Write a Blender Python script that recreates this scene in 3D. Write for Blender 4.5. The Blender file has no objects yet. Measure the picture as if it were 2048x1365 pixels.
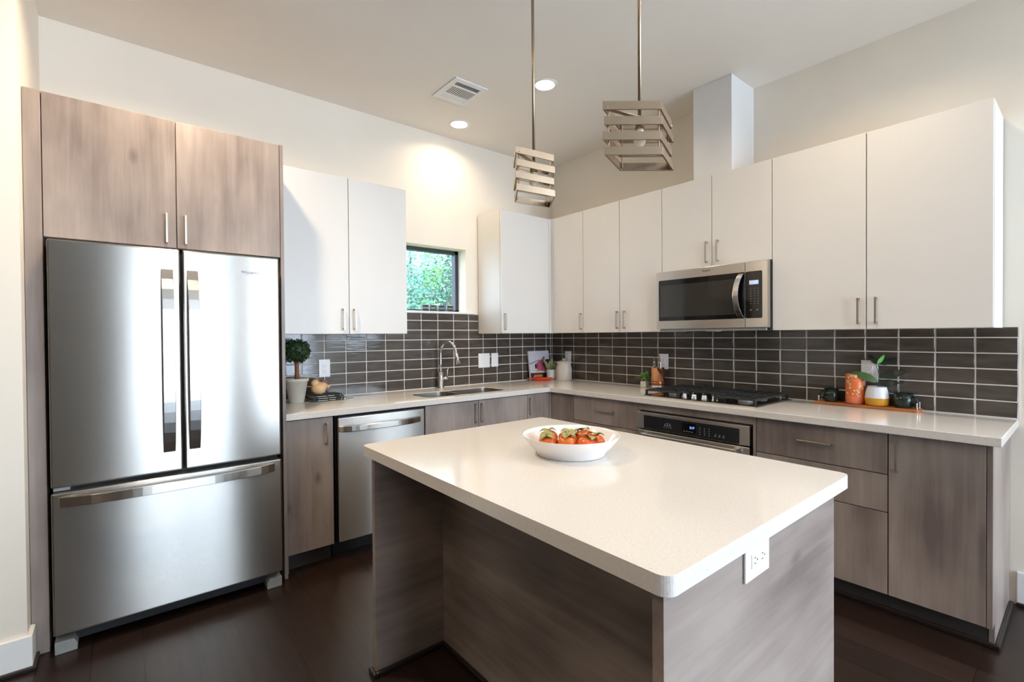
import bpy, bmesh, math, random
from mathutils import Vector, Matrix
random.seed(11)
SC = bpy.context.scene
COL = SC.collection
PI = math.pi

# ------------------------------------------------------------ camera
cy_, sy_ = math.cos(.8839), math.sin(.8839)
pit, rol = -.0111, -.0078
fw = Vector((cy_*math.cos(pit), sy_*math.cos(pit), math.sin(pit)))
rt = Vector((sy_, -cy_, 0)); up = rt.cross(fw)
rt2 = rt*math.cos(rol)+up*math.sin(rol); up2 = up*math.cos(rol)-rt*math.sin(rol)
cd = bpy.data.cameras.new('camera'); cam = bpy.data.objects.new('camera', cd); COL.objects.link(cam)
cd.sensor_width = 36; cd.lens = 957.88/2048*36; cd.clip_start = .02; cd.clip_end = 200
m = Matrix((rt2, up2, -fw)).transposed().to_4x4(); m.translation = Vector((-3.405, -3.5046, 1.3439))
cam.matrix_world = m
SC.camera = cam

# ------------------------------------------------------------ world, sun, daylight, exposure
w = bpy.data.worlds.new('world'); SC.world = w; w.use_nodes = True
bg = w.node_tree.nodes['Background']; bg.inputs[0].default_value = (.64, .82, 1, 1); bg.inputs[1].default_value = 8.0
SC.view_settings.view_transform = 'Standard'; SC.view_settings.look = 'None'
SC.view_settings.exposure = -.2; SC.view_settings.gamma = 1; SC.view_settings.use_curve_mapping = False

def light(name, kind, loc, energy, color, rot=(0, 0, 0), parent=None, **kw):
    l = bpy.data.lights.new(name, kind); l.energy = energy; l.color = color
    for k, v in kw.items(): setattr(l, k, v)
    o = bpy.data.objects.new(name, l); COL.objects.link(o); o.location = loc; o.rotation_euler = rot
    if parent: o.parent = parent
    return o
light('sun', 'SUN', (0, 9, 12), 5.0, (1, .96, .88), (math.radians(-38), math.radians(28), 0), angle=.03)
DAY = (.70, .83, 1)
light('daylight', 'AREA', (-2.55, -7.72, 1.4), 90, DAY, (PI/2, 0, 0), shape='RECTANGLE', size=1.5, size_y=2.7)
light('daylight', 'AREA', (-.78, -7.72, 1.42), 200, DAY, (PI/2, 0, 0), shape='RECTANGLE', size=1.45, size_y=2.65)
light('daylight', 'AREA', (.24, -5.7, 2.0), 150, DAY, (0, PI/2, 0), shape='RECTANGLE', size=1.65, size_y=2.8)  # daylight lamp outside the unseen window added to the right wall

# ------------------------------------------------------------ colours and materials
def lin(c): return tuple((x/255/12.92 if x/255 <= .04045 else ((x/255+.055)/1.055)**2.4) for x in c)+(1,)
def mat(name):
    mt = bpy.data.materials.new(name); mt.use_nodes = True
    nt = mt.node_tree; return mt, nt, nt.nodes['Principled BSDF']
def nd(nt, t, **kw):
    n = nt.nodes.new(t)
    for k, v in kw.items():
        if k.startswith('i_'): n.inputs[k[2:]].default_value = v
        else: setattr(n, k, v)
    return n
def ramp(nt, stops):
    r = nt.nodes.new('ShaderNodeValToRGB'); e = r.color_ramp.elements
    while len(e) < len(stops): e.new(.5)
    for k, (p, c) in enumerate(stops): e[k].position = p; e[k].color = c
    return r
def coords(nt, scale=(1, 1, 1), rnd=True):
    tc = nt.nodes.new('ShaderNodeTexCoord'); mp = nt.nodes.new('ShaderNodeMapping')
    mp.inputs['Scale'].default_value = scale
    if rnd:
        oi = nt.nodes.new('ShaderNodeObjectInfo'); mul = nd(nt, 'ShaderNodeMath', operation='MULTIPLY'); mul.inputs[1].default_value = 37.
        add = nd(nt, 'ShaderNodeVectorMath', operation='ADD'); nt.links.new(oi.outputs['Random'], mul.inputs[0])
        nt.links.new(tc.outputs['Object'], add.inputs[0]); nt.links.new(mul.outputs[0], add.inputs[1]); nt.links.new(add.outputs[0], mp.inputs[0])
    else: nt.links.new(tc.outputs['Object'], mp.inputs[0])
    return mp
def plain(name, c, rough=.5, metal=0, noise=0, nscale=40, bump=0, spec=.5, **kw):
    mt, nt, b = mat(name)
    b.inputs['Base Color'].default_value = lin(c); b.inputs['Roughness'].default_value = rough; b.inputs['Metallic'].default_value = metal
    b.inputs['Specular IOR Level'].default_value = spec
    for k, v in kw.items(): b.inputs[k].default_value = v
    if noise or bump:
        mp = coords(nt); n = nd(nt, 'ShaderNodeTexNoise'); n.inputs['Scale'].default_value = nscale; n.inputs['Detail'].default_value = 4
        nt.links.new(mp.outputs[0], n.inputs['Vector'])
        if noise:
            L = lin(c); r = ramp(nt, [(.3, tuple(x*(1-noise) for x in L[:3])+(1,)), (.7, tuple(min(1, x*(1+noise)) for x in L[:3])+(1,))])
            nt.links.new(n.outputs[0], r.inputs[0]); nt.links.new(r.outputs[0], b.inputs['Base Color'])
        if bump:
            bp = nd(nt, 'ShaderNodeBump'); bp.inputs['Strength'].default_value = bump; bp.inputs['Distance'].default_value = .002
            nt.links.new(n.outputs[0], bp.inputs['Height']); nt.links.new(bp.outputs[0], b.inputs['Normal'])
    return mt
def wood(name, axis, cols, dark=.0, knots=True, rough=.45):
    """grain along axis: soft streaks, cloudy stain and a few knots"""
    mt, nt, b = mat(name)
    s = [14, 14, 14]; s['xyz'.index(axis)] = .8
    mp = coords(nt, s); n1 = nd(nt, 'ShaderNodeTexNoise'); n1.inputs['Scale'].default_value = 2.2; n1.inputs['Detail'].default_value = 7; n1.inputs['Roughness'].default_value = .62; n1.inputs['Distortion'].default_value = .4
    nt.links.new(mp.outputs[0], n1.inputs['Vector'])
    s2 = [2.6, 2.6, 2.6]; s2['xyz'.index(axis)] = 1.1
    mp2 = coords(nt, s2); n2 = nd(nt, 'ShaderNodeTexNoise'); n2.inputs['Scale'].default_value = 1.5; n2.inputs['Detail'].default_value = 3
    nt.links.new(mp2.outputs[0], n2.inputs['Vector'])
    mx = nd(nt, 'ShaderNodeMath', operation='MULTIPLY_ADD'); mx.inputs[1].default_value = .32
    m2 = nd(nt, 'ShaderNodeMath', operation='MULTIPLY'); m2.inputs[1].default_value = .68
    nt.links.new(n2.outputs[0], m2.inputs[0]); nt.links.new(n1.outputs[0], mx.inputs[0]); nt.links.new(m2.outputs[0], mx.inputs[2])
    r = ramp(nt, [(.36, lin(cols[0])), (.5, lin(cols[1])), (.63, lin(cols[2]))]); nt.links.new(mx.outputs[0], r.inputs[0])
    out = r.outputs[0]
    if knots:
        s3 = [5, 5, 5]; s3['xyz'.index(axis)] = 2.6
        mp3 = coords(nt, s3); vo = nd(nt, 'ShaderNodeTexVoronoi'); vo.inputs['Scale'].default_value = .8
        nt.links.new(mp3.outputs[0], vo.inputs['Vector'])
        kr = ramp(nt, [(.015, (.42, .38, .35, 1)), (.10, (1, 1, 1, 1))]); nt.links.new(vo.outputs['Distance'], kr.inputs[0])
        mm = nd(nt, 'ShaderNodeMix', data_type='RGBA', blend_type='MULTIPLY'); mm.inputs[0].default_value = .8
        nt.links.new(out, mm.inputs[6]); nt.links.new(kr.outputs[0], mm.inputs[7]); out = mm.outputs[2]
    nt.links.new(out, b.inputs['Base Color']); b.inputs['Roughness'].default_value = rough
    return mt
def steel(name, c, rough, grain, aniso=.85, wave=.0):
    tangent = (0, 0, 1) if not grain[2] else (1, 0, 0)
    mt, nt, b = mat(name)
    b.inputs['Base Color'].default_value = lin(c); b.inputs['Metallic'].default_value = 1; b.inputs['Roughness'].default_value = rough
    b.inputs['Anisotropic'].default_value = aniso
    cv = nd(nt, 'ShaderNodeCombineXYZ')
    for k in range(3): cv.inputs[k].default_value = tangent[k]
    nt.links.new(cv.outputs[0], b.inputs['Tangent'])
    sc = [2 if t else 320 for t in grain]
    mp = coords(nt, sc); n = nd(nt, 'ShaderNodeTexNoise'); n.inputs['Scale'].default_value = 1; n.inputs['Detail'].default_value = 2
    nt.links.new(mp.outputs[0], n.inputs['Vector'])
    bp = nd(nt, 'ShaderNodeBump'); bp.inputs['Strength'].default_value = .025; bp.inputs['Distance'].default_value = .001
    nt.links.new(n.outputs[0], bp.inputs['Height'])
    if wave:
        mp2 = coords(nt, (1, 1, .45)); n2 = nd(nt, 'ShaderNodeTexNoise'); n2.inputs['Scale'].default_value = 3.2; n2.inputs['Detail'].default_value = 1
        nt.links.new(mp2.outputs[0], n2.inputs['Vector'])
        b2 = nd(nt, 'ShaderNodeBump'); b2.inputs['Strength'].default_value = wave; b2.inputs['Distance'].default_value = .02
        nt.links.new(n2.outputs[0], b2.inputs['Height']); nt.links.new(b2.outputs[0], bp.inputs['Normal'])
    nt.links.new(bp.outputs[0], b.inputs['Normal'])
    return mt
def emit(name, c, strength):
    mt, nt, b = mat(name); b.inputs['Base Color'].default_value = lin(c)
    b.inputs['Emission Color'].default_value = lin(c); b.inputs['Emission Strength'].default_value = strength
    return mt
def glass(name, tint=(1, 1, 1, 1), refl=.08):
    mt = bpy.data.materials.new(name); mt.use_nodes = True; nt = mt.node_tree; nt.nodes.clear()
    out = nt.nodes.new('ShaderNodeOutputMaterial'); mixs = nt.nodes.new('ShaderNodeMixShader'); tr = nt.nodes.new('ShaderNodeBsdfTransparent'); gl = nt.nodes.new('ShaderNodeBsdfGlossy')
    tr.inputs[0].default_value = tint; gl.inputs['Roughness'].default_value = .02; mixs.inputs[0].default_value = refl
    nt.links.new(tr.outputs[0], mixs.inputs[1]); nt.links.new(gl.outputs[0], mixs.inputs[2]); nt.links.new(mixs.outputs[0], out.inputs[0])
    return mt

WALL = plain('wall_paint', (237, 227, 212), .75, noise=.015, nscale=3)
TAUPE = plain('taupe_paint', (112, 94, 74), .75, noise=.02, nscale=3)
CEIL = plain('ceiling_paint', (238, 231, 221), .85, noise=.01, nscale=3)
TRIM = plain('trim_paint', (235, 233, 230), .4, noise=.01, nscale=8)
WHITE = plain('cabinet_white', (226, 222, 217), .42, noise=.008, nscale=6)
GRAYS = ((116, 102, 95), (144, 129, 120), (162, 147, 137))
WZ = wood('grey_oak_vertical', 'z', GRAYS); WX = wood('grey_oak_x', 'x', GRAYS); WY = wood('grey_oak_y', 'y', GRAYS)
TOE = plain('toe_kick', (62, 56, 54), .5, noise=.1, nscale=10)
SHOE = plain('dark_shoe_moulding', (38, 30, 27), .35, noise=.15, nscale=14)
def quartz():
    mt, nt, b = mat('white_quartz')
    mp = coords(nt, (1, 1, 1), False); v = nd(nt, 'ShaderNodeTexVoronoi'); v.inputs['Scale'].default_value = 55
    nt.links.new(mp.outputs[0], v.inputs['Vector'])
    r = ramp(nt, [(.05, lin((186, 180, 170))), (.10, lin((226, 219, 211)))]); nt.links.new(v.outputs['Distance'], r.inputs[0])
    n = nd(nt, 'ShaderNodeTexNoise'); n.inputs['Scale'].default_value = 160; nt.links.new(mp.outputs[0], n.inputs['Vector'])
    r2 = ramp(nt, [(.35, (.93, .93, .93, 1)), (.65, (1, 1, 1, 1))]); nt.links.new(n.outputs[0], r2.inputs[0])
    mm = nd(nt, 'ShaderNodeMix', data_type='RGBA', blend_type='MULTIPLY'); mm.inputs[0].default_value = 1
    nt.links.new(r.outputs[0], mm.inputs[6]); nt.links.new(r2.outputs[0], mm.inputs[7]); nt.links.new(mm.outputs[2], b.inputs['Base Color'])
    b.inputs['Roughness'].default_value = .13; return mt
QUARTZ = quartz()
def tilemat():
    mt, nt, b = mat('taupe_glazed_tile')
    mp = coords(nt, (1, 1, 5), False); n = nd(nt, 'ShaderNodeTexNoise'); n.inputs['Scale'].default_value = 6; n.inputs['Detail'].default_value = 4
    nt.links.new(mp.outputs[0], n.inputs['Vector'])
    r = ramp(nt, [(.3, lin((70, 62, 56))), (.7, lin((92, 83, 75)))]); nt.links.new(n.outputs[0], r.inputs[0]); nt.links.new(r.outputs[0], b.inputs['Base Color'])
    n2 = nd(nt, 'ShaderNodeTexNoise'); n2.inputs['Scale'].default_value = 14; nt.links.new(mp.outputs[0], n2.inputs['Vector'])
    bp = nd(nt, 'ShaderNodeBump'); bp.inputs['Strength'].default_value = .12; bp.inputs['Distance'].default_value = .004
    nt.links.new(n2.outputs[0], bp.inputs['Height']); nt.links.new(bp.outputs[0], b.inputs['Normal'])
    b.inputs['Roughness'].default_value = .1; return mt
TILE = tilemat(); GROUT = plain('grout', (238, 231, 222), .8, noise=.05, nscale=30)
def floormat():
    mt, nt, b = mat('dark_plank_floor')
    tc = nt.nodes.new('ShaderNodeTexCoord'); sp = nd(nt, 'ShaderNodeSeparateXYZ'); nt.links.new(tc.outputs['Object'], sp.inputs[0])
    ax = nd(nt, 'ShaderNodeMath', operation='ADD'); ax.inputs[1].default_value = 2.657+.171*40; nt.links.new(sp.outputs[0], ax.inputs[0])
    ay = nd(nt, 'ShaderNodeMath', operation='ADD'); ay.inputs[1].default_value = 20+1.42; nt.links.new(sp.outputs[1], ay.inputs[0])
    cb = nd(nt, 'ShaderNodeCombineXYZ'); nt.links.new(ay.outputs[0], cb.inputs[0]); nt.links.new(ax.outputs[0], cb.inputs[1])
    br = nd(nt, 'ShaderNodeTexBrick', offset=.43, offset_frequency=2, squash=1)
    br.inputs['Color1'].default_value = lin((36, 24, 19)); br.inputs['Color2'].default_value = lin((46, 31, 25)); br.inputs['Mortar'].default_value = lin((16, 10, 8))
    br.inputs['Scale'].default_value = 1; br.inputs['Mortar Size'].default_value = .0016; br.inputs['Brick Width'].default_value = 1.25; br.inputs['Row Height'].default_value = .171
    nt.links.new(cb.outputs[0], br.inputs['Vector'])
    mp = coords(nt, (14, .9, 1), False); n = nd(nt, 'ShaderNodeTexNoise'); n.inputs['Scale'].default_value = 3; n.inputs['Detail'].default_value = 6
    nt.links.new(mp.outputs[0], n.inputs['Vector']); r = ramp(nt, [(.3, (.62, .6, .6, 1)), (.7, (1.15, 1.12, 1.1, 1))]); nt.links.new(n.outputs[0], r.inputs[0])
    mm = nd(nt, 'ShaderNodeMix', data_type='RGBA', blend_type='MULTIPLY'); mm.inputs[0].default_value = 1
    nt.links.new(br.outputs[0], mm.inputs[6]); nt.links.new(r.outputs[0], mm.inputs[7]); nt.links.new(mm.outputs[2], b.inputs['Base Color'])
    bp = nd(nt, 'ShaderNodeBump', invert=True); bp.inputs['Strength'].default_value = .6; bp.inputs['Distance'].default_value = .002
    nt.links.new(br.outputs['Fac'], bp.inputs['Height']); nt.links.new(bp.outputs[0], b.inputs['Normal'])
    b.inputs['Roughness'].default_value = .3; return mt
FLOOR = floormat()
STX = steel('stainless_x', (188, 183, 176), .26, (1, 0, 0), 1.0, wave=.025)
STY = steel('stainless_y', (200, 196, 190), .3, (0, 1, 0))
STZ = steel('stainless_bar', (205, 202, 198), .24, (0, 0, 1), .5)
NICKEL = plain('brushed_nickel', (196, 186, 172), .3, 1, noise=.04, nscale=30)
CHROME = plain('chrome', (215, 215, 215), .14, 1, noise=.02, nscale=10)
SINKST = plain('sink_steel', (188, 182, 174), .3, 1, noise=.03, nscale=20)
PENDM = plain('pendant_nickel', (168, 148, 126), .36, 1, noise=.04, nscale=20)
BLACKG = plain('black_glass', (14, 14, 15), .06, noise=.05, nscale=5)
OVENG = plain('oven_panel_glass', (34, 35, 37), .12, noise=.05, nscale=5)
MWIN = plain('microwave_window', (52, 50, 46), .08, noise=.1, nscale=60)
DARK = plain('dark_plastic', (30, 30, 31), .45, noise=.1, nscale=20)
GREYP = plain('grey_plastic', (150, 152, 150), .4, noise=.04, nscale=20)
IRON = plain('cast_iron', (40, 40, 42), .55, noise=.15, nscale=60, bump=.2)
MARK = plain('panel_marks', (150, 152, 155), .5)
PLATE = plain('white_plastic', (238, 236, 236), .3, noise=.01, nscale=10)
SLOT = plain('outlet_slot', (40, 38, 38), .6)
WINF = plain('dark_window_frame', (45, 47, 56), .4, noise=.05, nscale=10)
GLASS = glass('window_glass')
LENS = emit('lamp_lens', (255, 244, 225), 14)
BLUE = emit('blue_display', (120, 150, 255), 3.5)
LCD = emit('pale_display', (170, 185, 205), .8)
BULB = plain('frosted_bulb', (240, 232, 215), .4, **{'Subsurface Weight': .0})
LOGO = plain('logo_grey', (88, 88, 92), .35, .6)

# ------------------------------------------------------------ mesh helpers
def box(bm, x0, x1, y0, y1, z0, z1, mi=0, bev=0):
    x0, x1 = sorted((x0, x1)); y0, y1 = sorted((y0, y1)); z0, z1 = sorted((z0, z1))
    vs = [bm.verts.new((x, y, z)) for x in (x0, x1) for y in (y0, y1) for z in (z0, z1)]
    fs = [bm.faces.new([vs[i] for i in f]) for f in ((0, 1, 3, 2), (4, 6, 7, 5), (0, 4, 5, 1), (2, 3, 7, 6), (0, 2, 6, 4), (1, 5, 7, 3))]
    for f in fs: f.material_index = mi
    if bev:
        es = list({e for f in fs for e in f.edges})
        r = bmesh.ops.bevel(bm, geom=es, offset=bev, segments=2, affect='EDGES', profile=.5)
        for f in r['faces']: f.material_index = mi
    return bm
def B(*a, **k): return box(bmesh.new(), *a, **k)
def lathe(bm, prof, c, seg=32, mi=0, smooth=True, a0=0, sx=1, sy=1):
    rings = []
    for r, z in prof:
        if r < 1e-5: rings.append([bm.verts.new((c[0], c[1], c[2]+z))])
        else: rings.append([bm.verts.new((c[0]+r*sx*math.cos(a0+2*PI*k/seg), c[1]+r*sy*math.sin(a0+2*PI*k/seg), c[2]+z)) for k in range(seg)])
    for j in range(len(rings)-1):
        a, b = rings[j], rings[j+1]
        for k in range(seg):
            k2 = (k+1) % seg
            if len(a) == 1 and len(b) == 1: continue
            if len(a) == 1: f = [a[0], b[k2], b[k]]
            elif len(b) == 1: f = [a[k], a[k2], b[0]]
            else: f = [a[k], a[k2], b[k2], b[k]]
            fc = bm.faces.new(f); fc.smooth = smooth; fc.material_index = mi if not callable(mi) else mi(j)
    return bm
def tube(bm, pts, r, seg=12, mi=0, cap=True, smooth=True):
    pts = [Vector(p) for p in pts]; n = len(pts); rr = r if isinstance(r, (list, tuple)) else [r]*n
    rings = []; ref = None
    for i, p in enumerate(pts):
        t = (pts[min(i+1, n-1)]-pts[max(i-1, 0)]).normalized()
        if ref is None: ref = t.orthogonal().normalized()
        ref = (ref-t*ref.dot(t)).normalized(); b = t.cross(ref)
        rings.append([bm.verts.new(p+(ref*math.cos(2*PI*k/seg)+b*math.sin(2*PI*k/seg))*rr[i]) for k in range(seg)])
    for i in range(n-1):
        for k in range(seg):
            f = bm.faces.new([rings[i][k], rings[i][(k+1) % seg], rings[i+1][(k+1) % seg], rings[i+1][k]]); f.smooth = smooth; f.material_index = mi
    if cap:
        f = bm.faces.new(rings[0][::-1]); f.material_index = mi; f = bm.faces.new(rings[-1]); f.material_index = mi
    return bm
def cyl(bm, p0, p1, r, seg=20, mi=0): return tube(bm, [p0, p1], r, seg, mi, True, seg > 8)
def sphere(bm, c, r, sub=3, s=(1, 1, 1), mi=0):
    rr = bmesh.ops.create_icosphere(bm, subdivisions=sub, radius=1)
    for v in rr['verts']: v.co = Vector((v.co.x*r*s[0]+c[0], v.co.y*r*s[1]+c[1], v.co.z*r*s[2]+c[2]))
    for f in {f for v in rr['verts'] for f in v.link_faces}: f.smooth = True; f.material_index = mi
    return rr['verts']
def extr(bm, outline, mp, t0, t1, mi=0, holes=()):
    """outline [(a,b)] filled and extruded; mp(a,b,t)->xyz"""
    for t, flip in ((t0, False), (t1, True)):
        es = []
        for lp in [outline]+list(holes):
            vs = [bm.verts.new(mp(a, b, t)) for a, b in lp]
            es += [bm.edges.new((vs[k], vs[(k+1) % len(vs)])) for k in range(len(vs))]
        r = bmesh.ops.triangle_fill(bm, edges=es, use_beauty=True)
        for f in r['geom']:
            if isinstance(f, bmesh.types.BMFace): f.material_index = mi
    for lp in [outline]+list(holes):
        n = len(lp)
        a = [bm.verts.new(mp(x, y, t0)) for x, y in lp]; b = [bm.verts.new(mp(x, y, t1)) for x, y in lp]
        for k in range(n):
            f = bm.faces.new([a[k], a[(k+1) % n], b[(k+1) % n], b[k]]); f.material_index = mi
    bmesh.ops.remove_doubles(bm, verts=bm.verts, dist=1e-5); bmesh.ops.recalc_face_normals(bm, faces=bm.faces)
    return bm
def rrect(x0, x1, y0, y1, r, n=6):
    p = []
    for cx, cy, a in ((x1-r, y1-r, 0), (x0+r, y1-r, 90), (x0+r, y0+r, 180), (x1-r, y0+r, 270)):
        for k in range(n+1):
            t = math.radians(a+90*k/n); p.append((cx+r*math.cos(t), cy+r*math.sin(t)))
    return p
def leaf(bm, base, tip, width, droop=.0, side=None, n=8, mi=0, fold=.15, thick=.0006, widest=.45):
    base, tip = Vector(base), Vector(tip); d = tip-base; L = d.length; d.normalize()
    s = Vector(side) if side else d.cross(Vector((0, 0, 1)))
    if s.length < 1e-3: s = Vector((1, 0, 0))
    s = (s-d*s.dot(d)).normalized(); nn = s.cross(d).normalized()
    for sg in (1, -1):
        rows = []
        for k in range(n+1):
            t = k/n; wd = width*(math.sin(PI*min(1, max(0, t**(math.log(.5)/math.log(widest)))))**.8 if 0 < t < 1 else .0)+.0004
            c = base+d*L*t+nn*(math.sin(PI*t)*droop)+nn*(thick*sg)
            rows.append((bm.verts.new(c-s*wd+nn*wd*fold), bm.verts.new(c), bm.verts.new(c+s*wd+nn*wd*fold)))
        for k in range(n):
            for q in (0, 1):
                f = [rows[k][q], rows[k][q+1], rows[k+1][q+1], rows[k+1][q]]
                fc = bm.faces.new(f if sg > 0 else f[::-1]); fc.smooth = True; fc.material_index = mi
def root_off(o):
    v = Vector((0, 0, 0))
    while o is not None: v += o.location; o = o.parent
    return v
def obj(name, bm, mats, parent=None, label=None, bevel=0, cat=None, group=None, kind=None, origin=None):
    """link a bmesh (given in world coordinates) as one object"""
    me = bpy.data.meshes.new(name)
    off = root_off(parent) if parent else Vector(origin if origin else (0, 0, 0))
    bmesh.ops.translate(bm, verts=bm.verts, vec=-off)
    bm.to_mesh(me); bm.free()
    for mt in (mats if isinstance(mats, (list, tuple)) else [mats]): me.materials.append(mt)
    o = bpy.data.objects.new(name, me); COL.objects.link(o)
    if parent: o.parent = parent
    else: o.location = off
    if label: o['label'] = label
    if cat: o['category'] = cat
    if group: o['group'] = group
    if kind: o['kind'] = kind
    if bevel:
        md = o.modifiers.new('bevel', 'BEVEL'); md.width = bevel; md.segments = 2; md.limit_method = 'ANGLE'; md.angle_limit = math.radians(50)
    return o
def thing(name, loc, label, cat, group=None, kind=None):
    o = bpy.data.objects.new(name, None); COL.objects.link(o); o.location = loc; o.empty_display_size = .05
    o['label'] = label; o['category'] = cat
    if group: o['group'] = group
    if kind: o['kind'] = kind
    return o
def dup(r, loc, label, rotz=0, group=None):
    def cp(o, par):
        c = o.copy(); COL.objects.link(c)
        if par: c.parent = par
        for ch in [x for x in bpy.data.objects if x.parent == o and x != c]: cp(ch, c)
        return c
    n = cp(r, None); n.location = loc; n.rotation_euler = (0, 0, rotz); n['label'] = label
    if group: n['group'] = group
    return n
def parts_of(bm, name, mt, parent):
    """every separate piece of bm becomes a part of its own"""
    left = set(bm.verts); out = []
    while left:
        st = [left.pop()]; isl = set(st)
        while st:
            for e in st.pop().link_edges:
                for v in e.verts:
                    if v in left: left.discard(v); isl.add(v); st.append(v)
        nb = bmesh.new(); mp_ = {v: nb.verts.new(v.co) for v in isl}
        for f in {f for v in isl for f in v.link_faces}: nb.faces.new([mp_[v] for v in f.verts]).smooth = f.smooth
        out.append(nb)
    bm.free()
    for nb in out: obj(name, nb, mt, parent)
def struct(name, bm, mats, parent=None, **k): return obj(name, bm, mats, parent, kind='structure', **k)
def text(s, size, depth=.0006):
    """built-in lettering as a bmesh in the xy plane, centred"""
    c = bpy.data.curves.new('t', 'FONT'); c.body = s; c.size = size; c.align_x = 'CENTER'; c.align_y = 'CENTER'; c.extrude = depth
    o = bpy.data.objects.new('t', c); COL.objects.link(o); dg = bpy.context.evaluated_depsgraph_get()
    me = bpy.data.meshes.new_from_object(o.evaluated_get(dg)); bm = bmesh.new(); bm.from_mesh(me)
    bpy.data.objects.remove(o); bpy.data.meshes.remove(me); bpy.data.curves.remove(c)
    return bm
def faceA(bm, x, y, z, sx=1):      # text onto a plane facing -y
    for v in bm.verts: v.co = Vector((x+v.co.x*sx, y-v.co.z, z+v.co.y))
    return bm
def faceB(bm, x, y, z, sx=1):      # text onto a plane facing -x
    for v in bm.verts: v.co = Vector((x-v.co.z, y-v.co.x*sx, z+v.co.y))
    return bm
def merge(bm, other):
    me = bpy.data.meshes.new('tmp'); other.to_mesh(me); other.free(); bm.from_mesh(me); bpy.data.meshes.remove(me); return bm

# ------------------------------------------------------------ room shell
CH = 3.034; ZT = 2.4038; ZU = 1.363; CT = .914
struct('floor', B(-6.5, .2, -7.9, .2, -.06, 0), FLOOR)
struct('ceiling', B(-6.5, .2, -7.9, .2, CH, CH+.08), CEIL)
bm = bmesh.new()
WX0, WX1, WZ0, WZ1 = -1.70, -1.05, 1.553, 2.10
box(bm, -3.9, WX0, 0, .2, 0, CH); box(bm, WX1, .2, 0, .2, 0, CH); box(bm, WX0, WX1, 0, .2, 0, WZ0-.018); box(bm, WX0, WX1, 0, .2, WZ1, CH)
struct('wall_back', bm, WALL)
bm = bmesh.new(); box(bm, 0, .2, -4.3, 0, 0, CH); box(bm, 0, .2, -7.6, -7.1, 0, CH); box(bm, 0, .2, -7.1, -4.3, 2.85, CH); box(bm, 0, .2, -7.1, -4.3, 0, 1.15)
struct('wall_right', bm, WALL)
d = thing('added_window', (.1, -5.7, 1.15), 'wide high unseen window added to the right wall for more daylight, past the end of the counter', 'window', kind='structure')  # unseen window, added so daylight enters without showing in the fridge
bm = bmesh.new()
for y in (-7.07, -6.17, -5.23, -4.33): box(bm, .07, .13, y-.03, y+.03, 1.15, 2.85)
for z in (1.18, 2.82): box(bm, .07, .13, -7.1, -4.3, z-.03, z+.03)
struct('window_frame', bm, WINF, d); struct('glass_pane', B(.098, .102, -7.05, -4.35, 1.2, 2.81), GLASS, d)
struct('wall_left', B(-6.5, -3.709, -.752, 0, 0, CH), WALL)
struct('wall_far_left', B(-6.7, -6.5, -7.6, -.752, 0, CH), TAUPE)  # unseen wall, painted dark to cut light bouncing onto the island
bm = bmesh.new()   # far wall of the room with a glass door and a window
box(bm, -6.5, -3.3, -7.7, -7.55, 0, CH); box(bm, -3.3, -1.85, -7.7, -7.55, 2.75, CH); box(bm, -1.85, -1.5, -7.7, -7.55, 0, CH)
box(bm, -1.5, -.05, -7.7, -7.55, 2.75, CH); box(bm, -1.5, -.05, -7.7, -7.55, 0, .1); box(bm, -.05, 0, -7.7, -7.55, 0, CH)
struct('wall_front', bm, TAUPE)
d = thing('door_1', (-2.57, -7.62, 0), 'tall dark framed glass door in the far wall', 'door', kind='structure')
bm = bmesh.new()
for x in (-3.27, -2.57, -1.88): box(bm, x-.035, x+.035, -7.66, -7.6, 0, 2.75)
for z in (.06, 2.1, 2.71): box(bm, -3.3, -1.85, -7.66, -7.6, z-.05, z+.04)
struct('door_frame', bm, WINF, d); struct('glass_pane', B(-3.26, -1.9, -7.634, -7.63, .1, 2.7), GLASS, d)
d = thing('window_2', (-.78, -7.62, .1), 'dark framed window in the far wall', 'window', kind='structure')
bm = bmesh.new()
for x in (-1.47, -.78, -.08): box(bm, x-.03, x+.03, -7.66, -7.6, .1, 2.75)
for z in (.13, 1.1, 2.1, 2.72): box(bm, -1.5, -.05, -7.66, -7.6, z-.03, z+.03)
struct('window_frame', bm, WINF, d); struct('glass_pane', B(-1.46, -.09, -7.634, -7.63, .14, 2.7), GLASS, d)
# kitchen window
d = thing('window_1', (-1.375, .14, WZ0), 'small square dark framed window over the sink looking onto green trees', 'window', kind='structure')
bm = bmesh.new()
for a in ((WX0, WX0+.035, WZ0, WZ1), (WX1-.032, WX1, WZ0, WZ1), (WX0, WX1, WZ0, WZ0+.02), (WX0, WX1, WZ1-.03, WZ1)): box(bm, a[0], a[1], .12, .18, a[2], a[3])
struct('window_frame', bm, WINF, d)
struct('glass_pane', B(WX0+.03, WX1-.03, .145, .149, WZ0+.015, WZ1-.025), GLASS, d)
struct('window_sill', B(-1.79, -.978, -.022, .12, WZ0-.018, WZ0, bev=.003), TRIM, d)
struct('baseboard_left', box(B(-6.5, -3.694, -.767, -.752, 0, .14, bev=.003), -3.709, -3.694, -.752, -.66, 0, .14), TRIM)
struct('baseboard_right', B(-.015, 0, -7.55, -3.262, .0, .165, bev=.003), TRIM)
bm = bmesh.new(); box(bm, -6.5, -3.682, -.781, -.767, 0, .018, bev=.004); box(bm, -3.694, -3.682, -.767, -.66, 0, .018, bev=.003)
struct('trim_1', bm, SHOE)
struct('trim_2', B(-.03, -.015, -7.55, -3.262, 0, .018, bev=.004), SHOE)
struct('baseboard_front', box(B(-6.5, -3.3, -7.55, -7.535, 0, .14), -1.85, 0, -7.55, -7.535, 0, .14), TRIM)

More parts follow.
